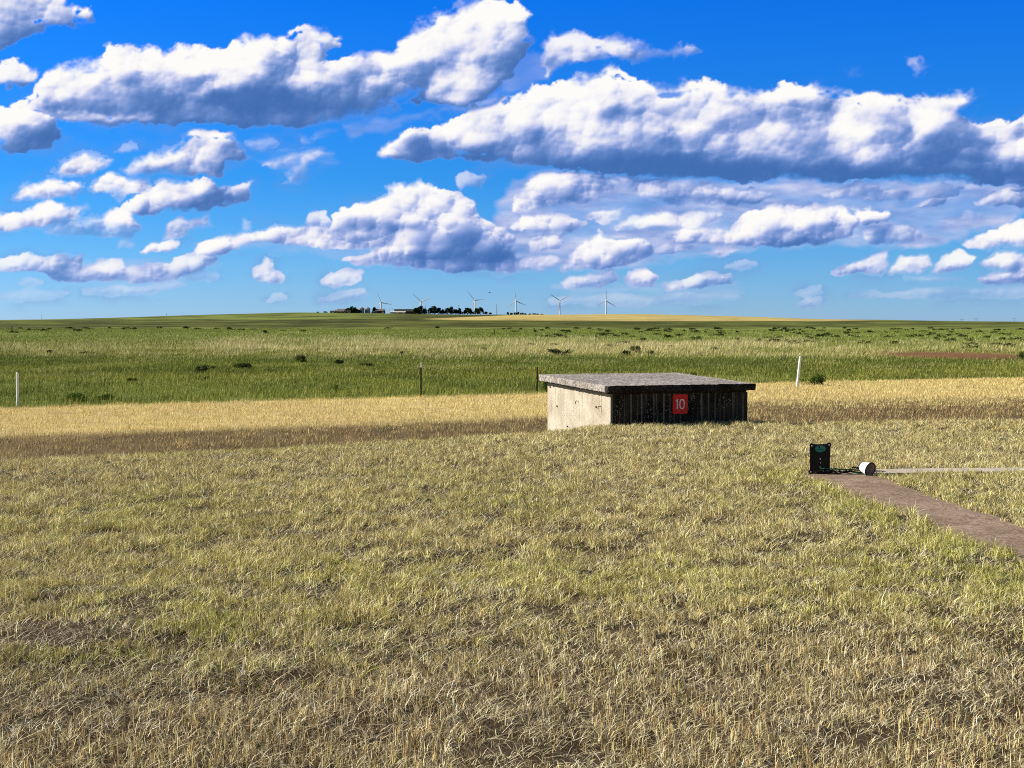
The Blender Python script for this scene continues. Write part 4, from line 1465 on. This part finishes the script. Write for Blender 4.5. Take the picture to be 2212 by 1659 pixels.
protos = [shrub_proto(900, .13, M_sage, 21), shrub_proto(1100, .16, M_sage, 22), shrub_proto(900, .14, M_sage, 23)]
small = [shrub_proto(90, .42, M_sage, 31), shrub_proto(90, .42, M_sage, 32)]
weedp = shrub_proto(900, .13, M_weed, 41)
near_shrubs = [
 (433, 807, 34, 13, 'dark two-lobed sagebrush clump in the green left of the white-tipped post'),
 (520, 797, 40, 9, 'low wide sagebrush clump left of the white-tipped post'),
 (463, 798, 16, 6, 'little sagebrush clump between two larger ones on the left'),
 (652, 782, 26, 11, 'dark sagebrush clump at the foot of the pale grass band'),
 (735, 787, 20, 7, 'small sagebrush clump up and left of the white-tipped post'),
 (1208, 768, 42, 12, 'broad dark sagebrush clump in pale grass above the bunker roof'),
 (1374, 762, 28, 11, 'dark sagebrush clump behind the middle of the bunker roof'),
 (1355, 768, 20, 8, 'sagebrush clump just below a larger one behind the bunker'),
 (1405, 767, 15, 8, 'round little sagebrush clump right of the pair behind the bunker'),
 (866, 767, 15, 6, 'small dark sagebrush clump in the pale grass band mid-picture'),
 (105, 763, 14, 5, 'small dark clump at far left below the pale grass'),
 (180, 764, 20, 4, 'thin low dark clump on the left below the pale grass'),
 (442, 822, 20, 6, 'faint low clump in the green on the left'),
 (285, 824, 22, 5, 'low dark clump in the green right of the left marker post'),
 (230, 823, 18, 4, 'thin low dark clump near the left marker post'),
 (1238, 846, 0, 0, ''),
 (790, 792, 30, 5, 'flat dark clump in the green above the white-tipped post'),
 (1545, 756, 20, 5, 'flat dark clump behind the right end of the bunker'),
 (575, 720, 18, 5, 'small dark shrub on the pale slope under the long green rise'),
 (1047, 756, 14, 4, 'small faint clump left of the big dark sagebrush'),
]
for i, (px, py, wx, hx, lb) in enumerate(near_shrubs):
    if wx: shrub(px, py, wx, hx, protos[i % 3], lb, 'larger sagebrush clumps in the green pasture')
for px, py, wx, hx, lb in ((165, 866, 60, 12, 'dense dark green weeds at the mown edge right of the left marker post'),
                           (225, 864, 50, 10, 'lower dark green weeds beside the denser patch at the mown edge'),
                           (1760, 832, 44, 18, 'bushy green weed standing right of the leaning white post'),
                           (728, 847, 12, 12, 'small upright weed left of the white-tipped post'),
                           (1182, 847, 24, 30, 'tall green weeds between the dark post and the bunker'),
                           (1495, 815, 20, 8, 'low weed patch behind the right part of the bunker roof'),
                           (2205, 776, 16, 14, 'dark green bush at the far right edge of the picture')):
    shrub(px, py, wx, hx, weedp, lb, 'green weeds along the mown edge', 'weed', 'weed')
# rows of far sagebrush
r5 = random.Random(77)
cnt = 0
while cnt < 200:
    px = r5.uniform(0, 2212)
    py = 709 + abs(r5.gauss(0, 1)) * 17 if px > 1100 else 709 + abs(r5.gauss(0, 1)) * 4.5
    if py > 752: continue
    if px < 1100 and r5.random() < .72: continue
    if 600 < px < 1150 and r5.random() < .6: continue
    f = (py - 705) / 40
    sd_ = 'left' if px < 1106 else 'right'
    bnd = 'just below the dark far field' if py < 717 else 'in the middle rows' if py < 731 else 'near the pale grass band'
    shrub(px, py, r5.uniform(9, 26) * (.7 + .7 * f), r5.uniform(2.0, 4.2) * (.8 + .8 * f), small[cnt % 2],
          'small dark sagebrush clump %s on the %s pasture' % (bnd, sd_), 'sagebrush clumps %s on the %s' % (bnd, sd_))
    cnt += 1
for pr in protos + small + [weedp]:
    for ch in list(pr.children): bpy.data.objects.remove(ch)
    bpy.data.objects.remove(pr)

# ------------------------------------------------------------------ the farm on the rise
FD = 1990.0          # distance of the farm
FS = FD / F / 3.9375  # metres per pixel of the full photograph


def fp(sx, sy, dist=FD):
    """position from full-photograph pixels at the farm's distance"""
    return at(sx * 2212 / 4032, sy * 2212 / 4032, dist)


M_roof_dark = plain('dark_sheet_roof', (.035, .045, .04), .6, .3, .3)
M_roof_grey = plain('grey_shingle', (.17, .16, .16), .8, .2, .3)
M_siding = plain('dark_siding', (.05, .045, .05), .8, .3, .3)
M_siding_l = plain('light_siding', (.62, .60, .58), .7, .1, .3)
M_siding_p = plain('pinkish_siding', (.42, .33, .30), .7, .1, .3)
M_siding_r = plain('red_siding', (.30, .05, .035), .7, .1, .3)
M_galv = plain('galvanised_steel', (.30, .34, .40), .45, .15, .3, metal=.3)
M_galv_roof = plain('galvanised_roof', (.36, .38, .42), .5, .15, .3, metal=.3)
M_glass = plain('dark_glass', (.02, .025, .03), .2, .1, 1, spec=.6)
M_farm_tree = leaf_material('farm_tree_leaves', .15, False, (.018, .034, .010))
M_tur = plain('turbine_white', (.80, .80, .80), .5, .03, .05)
M_pole = plain('weathered_pole', (.07, .06, .055), .9, .2, 1)


def farm_house(name, sx0, sx1, sytop, sybase, label, cat, wallm, roofm, eave=.5, depth=9, doors=(), wins=0, dy=0, ridge_along=True):
    """gabled building: walls, roof, doors, windows"""
    D = FD + dy
    S_ = D / F / 3.9375
    p0, p1, pt = fp(sx0, sybase, D), fp(sx1, sybase, D), fp(sx0, sytop, D)
    w_ = p1.x - p0.x
    h = pt.z - p0.z
    base = p0.z
    low = min(gz(p0.x + w_ / 2, D), base)
    root = empty(name, ((p0.x + p1.x) / 2, D, base), 0, label, cat)
    he = h * eave
    bm = bmesh.new(); box(bm, -w_ / 2 + .2, w_ / 2 - .2, 0, depth, low - base - 1, he)
    obj('wall', bm, wallm, root)
    bm = bmesh.new()
    hw = w_ / 2
    if ridge_along:
        sec = [(-.5, he - .3), (depth / 2, h), (depth + .5, he - .3), (depth / 2, he - .25)]
        a = [bm.verts.new((-hw, y, z)) for y, z in sec]; b_ = [bm.verts.new((hw, y, z)) for y, z in sec]
    else:
        sec = [(-hw, he - .3), (0, h), (hw, he - .3), (0, he - .2)]
        a = [bm.verts.new((x, -.4, z)) for x, z in sec]; b_ = [bm.verts.new((x, depth + .4, z)) for x, z in sec]
    bm.faces.new(a); bm.faces.new(list(reversed(b_)))
    for k in range(4): bm.faces.new((a[k], b_[k], b_[(k + 1) % 4], a[(k + 1) % 4]))
    bmesh.ops.recalc_face_normals(bm, faces=bm.faces)
    obj('roof', bm, roofm, root)
    for (u0, u1, hf, mat) in doors:
        bm = bmesh.new(); box(bm, -hw + u0 * w_, -hw + u1 * w_, -.08, -.003, 0.02, he * hf)
        obj('door', bm, mat, root)
    for k in range(wins):
        x = -hw + (k + .5) / wins * w_
        bm = bmesh.new(); box(bm, x - .5, x + .5, -.07, -.003, he * .45, he * .8)
        obj('window', bm, M_glass, root)
    return root


def z3(zx, zy):
    return 1240 + zx / 4.424, 1120 + zy / 4.424


def fb(name, zx0, zx1, zt, zb, *a, **k):
    x0, y0 = z3(zx0, zt); x1, y1 = z3(zx1, zb)
    return farm_house(name, x0, x1, y0, y1, *a, **k)


fb('shed', 26, 70, 474, 499, 'tiny dark shed at the left end of the farm', 'shed', M_siding, M_roof_dark, .7, 4)
fb('shed', 148, 196, 466, 500, 'small dark shed with a pale door second from the left of the farm', 'shed', M_siding, M_roof_dark, .6, 5, doors=((.3, .6, .9, M_siding_l),))
fb('shed', 262, 335, 455, 500, 'dark shed with a pale wall left of the grey-roofed barn', 'shed', M_siding, M_roof_dark, .6, 6, doors=((.55, .95, .8, M_siding_l),))
fb('farmhouse', 342, 384, 440, 495, 'small pale farmhouse against the left end of the grey barn', 'house', M_siding_l, M_roof_grey, .6, 7, wins=2, dy=8)
fb('barn', 378, 545, 424, 510, 'long grey-roofed barn on the left of the farm', 'barn', M_siding_p, M_roof_grey, .55, 12, doors=((.1, .3, .7, M_siding),))
fb('farmhouse', 505, 625, 408, 505, 'farmhouse with pinkish wall half hidden in dark trees', 'house', M_siding_p, M_roof_dark, .62, 10, wins=4, dy=-9, ridge_along=False)
fb('shed', 1052, 1218, 424, 503, 'dark open-fronted shed with a pale roof right of the grain bins', 'shed', M_siding, M_roof_grey, .62, 10, doors=((.12, .5, .8, M_siding), (.74, .84, .6, M_siding_l)))
fb('shed', 980, 1085, 470, 506, 'low dark lean-to joining the open-fronted shed', 'shed', M_siding, M_roof_dark, .7, 5, dy=-14)
fb('shed', 1310, 1382, 462, 500, 'low white outbuilding left of the long dark barn', 'shed', M_siding_l, M_siding_l, .6, 6, doors=((.4, .6, .7, M_siding_r),))
fb('barn', 1376, 1722, 428, 512, 'long low barn with a dark green roof in the middle of the farm', 'barn', M_siding, M_roof_dark, .55, 14, doors=((.62, .7, .7, M_siding), (.8, .9, .7, M_siding)), dy=12)
fb('machine_shed', 1376, 1578, 466, 520, 'white-roofed red shed standing in front of the long dark barn', 'shed', M_siding_r, M_siding_l, .74, 6, doors=((.2, .4, .8, M_siding_l), (.7, .93, .85, M_siding_l)), dy=-18)


def grain_bin(zx0, zx1, zt, zs, zb, label):
    (x0, yt), (x1, yb) = z3(zx0, zt), z3(zx1, zb)
    ys = z3(0, zs)[1]
    p0, p1 = fp(x0, yb), fp(x1, yb)
    r = (p1.x - p0.x) / 2
    hs = fp(x0, ys).z - p0.z; ht = fp(x0, yt).z - p0.z
    root = empty('grain_bin', ((p0.x + p1.x) / 2, FD + r, p0.z), 0, label, 'grain bin', 'grain bins on the farm')
    bm = bmesh.new(); cyl(bm, (0, 0, -2), (0, 0, hs), r * .95, r * .95, 28)
    for k in range(6):
        cyl(bm, (0, 0, hs * (k + .5) / 6 - .06), (0, 0, hs * (k + .5) / 6 + .06), r * .965, r * .965, 28, False)
    obj('bin_wall', bm, M_galv, root)
    bm = bmesh.new(); cyl(bm, (0, 0, hs + .01), (0, 0, ht - .25), r * 1.03, r * .1, 28); cyl(bm, (0, 0, ht - .24), (0, 0, ht), r * .12, r * .1, 10)
    obj('bin_roof', bm, M_galv_roof, root)
    bm = bmesh.new(); box(bm, -.55, .55, -r * .95 - .12, -r * .95 + .4, .1, 2.3)
    obj('door', bm, M_siding, root)


grain_bin(757, 858, 384, 418, 488, 'left of the two steel grain bins')
grain_bin(861, 963, 388, 420, 490, 'right of the two steel grain bins')


def farm_tree(sx, sy_top, sy_base, wsrc, label, seed, dy=0, trunk=.06, group='trees round the farm', name='farm_tree', cat='tree', n=760):
    D = FD + dy
    p = fp(sx, sy_base, D)
    S_ = D / F / 3.9375
    h = (sy_base - sy_top) * S_ * 1.08; w_ = wsrc * S_ * 1.5
    low = min(gz(p.x, D), p.z)
    root = empty(name, (p.x, D, p.z), 0, label, cat, group)
    r6 = random.Random(seed)
    bm = bmesh.new()
    lobes = []
    for k in range(11):
        t = (k + r6.random()) / 11
        lobes.append((r6.uniform(-.34, .34) * w_ * (1 - .5 * t), r6.uniform(-.3, .3) * w_, h * (trunk + (1 - trunk) * (.05 + .72 * t)), min(w_, h) * r6.uniform(.17, .30)))
    lobes.append((0, 0, h * .80, h * .17))
    for k in range(n):
        lx, ly, lz, lr = r6.choice(lobes)
        d = Vector((r6.gauss(0, 1), r6.gauss(0, 1), r6.gauss(0, 1))).normalized() * lr * r6.random() ** .35
        p_ = Vector((lx + d.x, ly + d.y, min(max(lz + d.z, .1), h)))
        a = Vector((r6.gauss(0, 1), r6.gauss(0, 1), r6.gauss(0, .8))).normalized() * r6.uniform(.6, 1.5)
        b_ = a.cross(Vector((r6.gauss(0, 1), r6.gauss(0, 1), r6.gauss(0, 1)))).normalized() * .6
        bm.faces.new([bm.verts.new(p_ - b_), bm.verts.new(p_ + a * .5), bm.verts.new(p_ + b_), bm.verts.new(p_ - a * .5)])
    obj('crown', bm, M_farm_tree, root)
    bm = bmesh.new()
    cyl(bm, (0, 0, low - p.z - 1), (0, 0, h * .55), .32, .12, 7)
    for k in range(4):
        lx, ly, lz, lr = lobes[k]
        cyl(bm, (0, 0, h * .25), (lx, ly, lz), .14, .05, 5)
    obj('trunk', bm, M_bark, root)
    return root


def ft(zx, zt, zb, zw, label, seed, **k):
    x, yt = z3(zx, zt); _, yb = z3(zx, zb)
    return farm_tree(x, yt, yb, zw / 4.424, label, seed, **k)


ft(632, 388, 510, 95, 'tall pointed dark tree over the farmhouse roof', 1)
ft(680, 405, 515, 90, 'broad dark tree right of the pointed one', 2, dy=-5)
ft(590, 412, 480, 60, 'dark tree crown behind the pinkish farmhouse', 3, dy=20)
ft(730, 430, 515, 70, 'lower dark tree sloping down toward the grain bins', 4, dy=-6)
ft(765, 445, 520, 50, 'small dark tree touching the left grain bin', 5, dy=-7)
ft(1028, 402, 503, 58, 'round dark tree right of the grain bins', 6, dy=4)
ft(1755, 415, 512, 75, 'dark tree at the right end of the long barn', 7, dy=-4)
ft(1838, 376, 512, 110, 'tallest dark tree under the second turbine', 8)
ft(1795, 405, 515, 80, 'dark tree beside the tallest one', 9, dy=5)
ft(1915, 420, 512, 60, 'dark tree by the thin pole right of the tallest tree', 10, dy=3)


def z4(zx, zy):
    return 1600 + zx / 2.4578, 1120 + zy / 2.4578


def ft4(zx, zt, zb, zw, label, seed, **k):
    x, yt = z4(zx, zt - 2); _, yb = z4(zx, zb)
    return farm_tree(x, yt, yb, zw * 1.3 / 2.4578, label, seed, **k)


ft4(230, 232, 278, 36, 'low tree opening the middle group of farm trees', 11)
ft4(272, 212, 280, 46, 'spiky-topped tree in the middle group of farm trees', 12)
ft4(310, 230, 280, 44, 'rounded tree right of the spiky one', 13, dy=4)
ft4(350, 245, 282, 40, 'low tree ending the middle group of farm trees', 14)
ft4(400, 232, 282, 42, 'tree at the left of the pair with a double crown', 15)
ft4(440, 220, 282, 56, 'tall round tree left of the lone slim one', 16, dy=4)
ft4(478, 246, 282, 30, 'low tree at the foot of the tall round one', 17)
ft4(514, 232, 282, 24, 'lone slim tree beside the thin pole', 18)
ft4(590, 228, 282, 52, 'ragged tree left of the third turbine', 19)
ft4(620, 238, 282, 40, 'lower tree in front of the third turbine', 20, dy=-4)
ft4(690, 232, 284, 40, 'tree just right of the third turbine', 21, dy=3)
ft4(718, 226, 284, 50, 'open-crowned tree at the right of the farm trees', 22)
hedges = [(250, 262, 282, 80), (330, 262, 283, 80), (430, 262, 284, 90), (500, 266, 284, 50), (545, 268, 285, 50), (560, 264, 284, 70), (645, 262, 285, 60), (770, 264, 286, 56), (812, 272, 287, 28), (980, 268, 290, 26), (1015, 276, 291, 44), (1055, 272, 291, 44),
          (1085, 268, 291, 40), (1120, 275, 291, 44), (1150, 279, 292, 26), (1195, 284, 292, 30), (1235, 281, 292, 44), (1270, 284, 293, 28), (1310, 286, 294, 36)]
for i, (zx, zt, zb, zw) in enumerate(hedges):
    x, yt = z4(zx, zt); _, yb = z4(zx, zb)
    lab = ('dark bush under the low tree opening the middle farm trees', 'dark bush under the rounded tree of the middle farm trees', 'wide dark bush under the tall round tree', 'dark bush under the lone slim tree', 'dark bush between the lone slim tree and the ragged tree', 'dark bush at the left end of the hedge before the third turbine', 'dark bush directly below the third turbine', 'long dark bush ending the hedge right of the third turbine', 'last small separate bush of the hedge left of the lone pole',
           'upright little bush left of the fourth turbine', 'low bush between the upright one and the fourth turbine', 'bush at the left foot of the fourth turbine', 'tallest skyline bush, just right of the fourth turbine', 'sloping bush right of the tallest skyline bush', 'flat end of the bushes right of the fourth turbine',
           'first flat bush after the gap right of the fourth turbine', 'highest flat bush midway between the fourth and fifth turbines', 'tiny flat bush right of the midway one', 'farthest right flat bush, near the fifth turbine')[i]
    farm_tree(x, yt, yb, zw / 2.4578, lab, 50 + i, trunk=.02, name='hedge_bush', cat='bush', n=200,
              group=('hedge bushes below the third turbine' if i < 9 else 'hedge bushes by the fourth turbine' if i < 15 else 'skyline bushes between two turbines'))
for i, (zx, zt, zb, zw) in enumerate([(360, 470, 505, 60), (420, 472, 510, 70), (480, 470, 515, 70), (545, 478, 520, 80), (610, 490, 528, 90), (675, 500, 545, 90), (740, 512, 556, 90), (800, 525, 560, 80), (855, 538, 566, 60),
                                      (1740, 485, 516, 70), (1860, 485, 514, 120), (1950, 480, 512, 100)]):
    x, yt = z3(zx, zt); _, yb = z3(zx, zb)
    farm_tree(x, yt, yb, zw / 4.424, ('bush at the upper left end of the hedge below the grey barn', 'hedge bush under the left part of the grey barn', 'hedge bush under the right part of the grey barn', 'hedge bush left of the pinkish farmhouse wall', 'hedge bush below the pinkish farmhouse', 'hedge bush below the pointed dark tree', 'hedge bush below the left grain bin, higher of two', 'hedge bush below both grain bins', 'lowest right-hand end of the hedge below the grain bins',
           'dark bush at the right end of the long barn', 'wide dark bush under the tallest farm tree', 'dark bush under the thin pole right of the tallest tree')[i], 80 + i, dy=-25 - 3 * i if i < 9 else -8, trunk=.02,
              name='hedge_bush', cat='bush', n=200, group='hedge bushes in front of the farm' if i < 9 else 'bushes under the tallest farm trees')


def vehicle(zx, zy, label):
    x, y = z3(zx, zy)
    p = fp(x, y, FD - 24)
    p.z = max(p.z, gz(p.x, FD - 24))
    root = empty('parked_truck', p, 0, label, 'truck')
    bm = bmesh.new(); box(bm, -1.3, 1.3, -.9, .9, .45, 1.15, bevel=.12); box(bm, -.5, .75, -.8, .8, 1.16, 1.9, bevel=.15)
    obj('body', bm, M_siding_l, root)
    bm = bmesh.new(); box(bm, -.4, .65, -.83, -.803, 1.25, 1.7); obj('window', bm, M_glass, root)
    for wx in (-.85, .85):
        for wy in (-.92, .72):
            bm = bmesh.new(); cyl(bm, (wx, wy, .38), (wx, wy + .2, .38), .38, .38, 14); obj('wheel', bm, M_siding, root)


vehicle(1186, 500, 'white truck parked beside the open-fronted farm shed')
vehicle(205, 497, 'white truck parked by the small sheds at the left of the farm')


def pole(sx, sy_t, sy_b, label, dist=FD + 10, arm=False, group='poles around the farm', r=.22):
    b, t = fp(sx, sy_b, dist), fp(sx, sy_t, dist)
    low = min(gz(b.x, dist), b.z) - 1
    root = empty('utility_pole', b, 0, label, 'pole', group)
    bm = bmesh.new(); cyl(bm, (0, 0, low - b.z), (0, 0, t.z - b.z), r, r * .7, 8)
    obj('shaft', bm, M_pole, root)
    h = t.z - b.z
    bm = bmesh.new(); box(bm, -1.2 * (2.5 if arm else .6), 1.2 * (2.5 if arm else .6), -r * .9 - .14, -r * .9, h * .92 - .12, h * .92 + .12)
    obj('crossarm', bm, M_pole, root)


pole(*z3(1300, 418), z3(0, 492)[1], 'short thin pole left of the long dark barn', r=.12)
pole(*z3(1356, 410), z3(0, 480)[1], 'thin pole at the left end of the long dark barn', r=.12)
pole(*z3(1925, 365), z3(0, 480)[1], 'pole rising from the trees right of the second turbine', r=.25)
pole(*z4(505, 200), z4(0, 282)[1], 'thin pole beside the lone slim farm tree', r=.16)
pole(*z4(875, 193), z4(0, 288)[1], 'tall lone pole between the third and fourth turbines', r=.32)
for sx, yt, yb, lb in ((165, 1240, 1262, 'lone pole on the horizon at the far left'), (656, 1234, 1258, 'lone pole on the long green rise at left')):
    pole(sx, yt, yb, lb, group='lone poles on the left skyline', r=.22)
for sx, yt, yb, lb in ((3787, 1256, 1268, 'first of the far power poles on the right horizon'), (3843, 1254, 1268, 'tallest of the far power poles on the right horizon'), (3993, 1254, 1268, 'far power pole closest to the right edge')):
    pole(sx, yt, yb, lb, group='power poles on the right horizon', arm=True, r=.3)


# ------------------------------------------------------------------ wind turbines
def turbine(zx, zy, phase, yaw, label, L=None):
    sx, sy = z4(zx, zy)
    D = 5900.0
    p = at(sx * 2212 / 4032, sy * 2212 / 4032, D)
    S_ = D / F / 3.9375
    root = empty('wind_turbine', (p.x, D, -3), R(yaw), label, 'wind turbine', 'wind turbines behind the farm')
    hub = p.z + 3
    L = L or 46 * S_
    bm = bmesh.new()
    cyl(bm, (0, 0, 0), (0, 0, hub - 2), 3.1, 1.9, 24)
    obj('tower', bm, M_tur, root)
    bm = bmesh.new()
    box(bm, -2.0, 2.0, -4, 8, hub - 1.95, hub + 2.1, bevel=.6)
    obj('nacelle', bm, M_tur, root)
    bm = bmesh.new()
    cyl(bm, (0, -4.05, hub), (0, -6.5, hub), 1.9, 1.5, 16); cyl(bm, (0, -6.5, hub), (0, -7.6, hub), 1.5, .5, 16)
    obj('rotor_hub', bm, M_tur, root)
    for k in range(3):
        a = R(phase + 120 * k)
        d = Vector((math.sin(a), 0, math.cos(a))); n_ = Vector((math.cos(a), 0, -math.sin(a)))
        bm = bmesh.new()
        prev = None
        for t, cw, th in ((0.03, 1.3, 1.2), (.08, 2.0, 1.0), (.2, 3.6, .7), (.4, 2.9, .5), (.7, 2.1, .35), (.92, 1.4, .2), (1.0, .6, .12)):
            c_ = Vector((0, -5.6, hub)) + d * (L * t)
            ring = [bm.verts.new(c_ + n_ * cw * .6), bm.verts.new(c_ + Vector((0, -th, 0))), bm.verts.new(c_ - n_ * cw * .4), bm.verts.new(c_ + Vector((0, th, 0)))]
            if prev:
                for j in range(4): bm.faces.new((prev[j], prev[(j + 1) % 4], ring[(j + 1) % 4], ring[j]))
            else: bm.faces.new(ring)
            prev = ring
        bm.faces.new(prev)
        bmesh.ops.recalc_face_normals(bm, faces=bm.faces)
        obj('rotor_blade', bm, M_tur, root)


x1_, y1_ = z3(1155, 315)
turbine((x1_ - 1600) * 2.4578, (y1_ - 1120) * 2.4578, -20, -12, 'leftmost wind turbine rising behind the open-fronted shed')
turbine(143, 165, -47, -14, 'wind turbine with its tower hidden by the tallest farm tree')
turbine(662, 155, -38, -12, 'wind turbine standing behind the right-hand farm trees')
turbine(1062, 160, -7, -10, 'wind turbine above the low bushes right of the lone pole')
turbine(1485, 155, -57, -8, 'wind turbine over the wheat with two blades raised in a V')
turbine(1932, 157, 1, -6, 'rightmost wind turbine with one blade pointing straight up')

# a bird in the sky
bp = at(1057.5, 632, 430.0)
bm = bmesh.new()
r7 = .17
prof = [(-.30, .01), (-.2, .05), (-.05, .085), (.1, .09), (.2, .06), (.27, .065), (.33, .03), (.38, .005)]
prev = None
for x, rr_ in prof:
    ring = [bm.verts.new((x, rr_ * math.cos(k * math.pi / 4), rr_ * math.sin(k * math.pi / 4) * .9)) for k in range(8)]
    if prev:
        for k in range(8): bm.faces.new((prev[k], prev[(k + 1) % 8], ring[(k + 1) % 8], ring[k]))
    else: bm.faces.new(ring)
    prev = ring
bm.faces.new(prev)
for sgn in (-1, 1):
    secs = [(0.05, .14, -.12, .04), (.22, .12, -.16, .12), (.42, .02, -.20, .10), (.6, -.12, -.2, .02)]
    pr = None
    for (yy, xf, xb, zz) in secs:
        cur = [bm.verts.new((xf, sgn * yy, zz)), bm.verts.new((xb, sgn * yy, zz)), bm.verts.new((xb, sgn * yy, zz - .015)), bm.verts.new((xf, sgn * yy, zz - .02))]
        if pr:
            for k in range(4): bm.faces.new((pr[k], pr[(k + 1) % 4], cur[(k + 1) % 4], cur[k]))
        pr = cur
    bm.faces.new(pr)
bmesh.ops.recalc_face_normals(bm, faces=bm.faces)
bird = obj('bird', bm, M_black)
bird.location = bp; bird.rotation_euler = (R(12), R(-8), R(40))
tag(bird, 'small dark bird flying above the farm between the third and fourth turbines', 'bird')
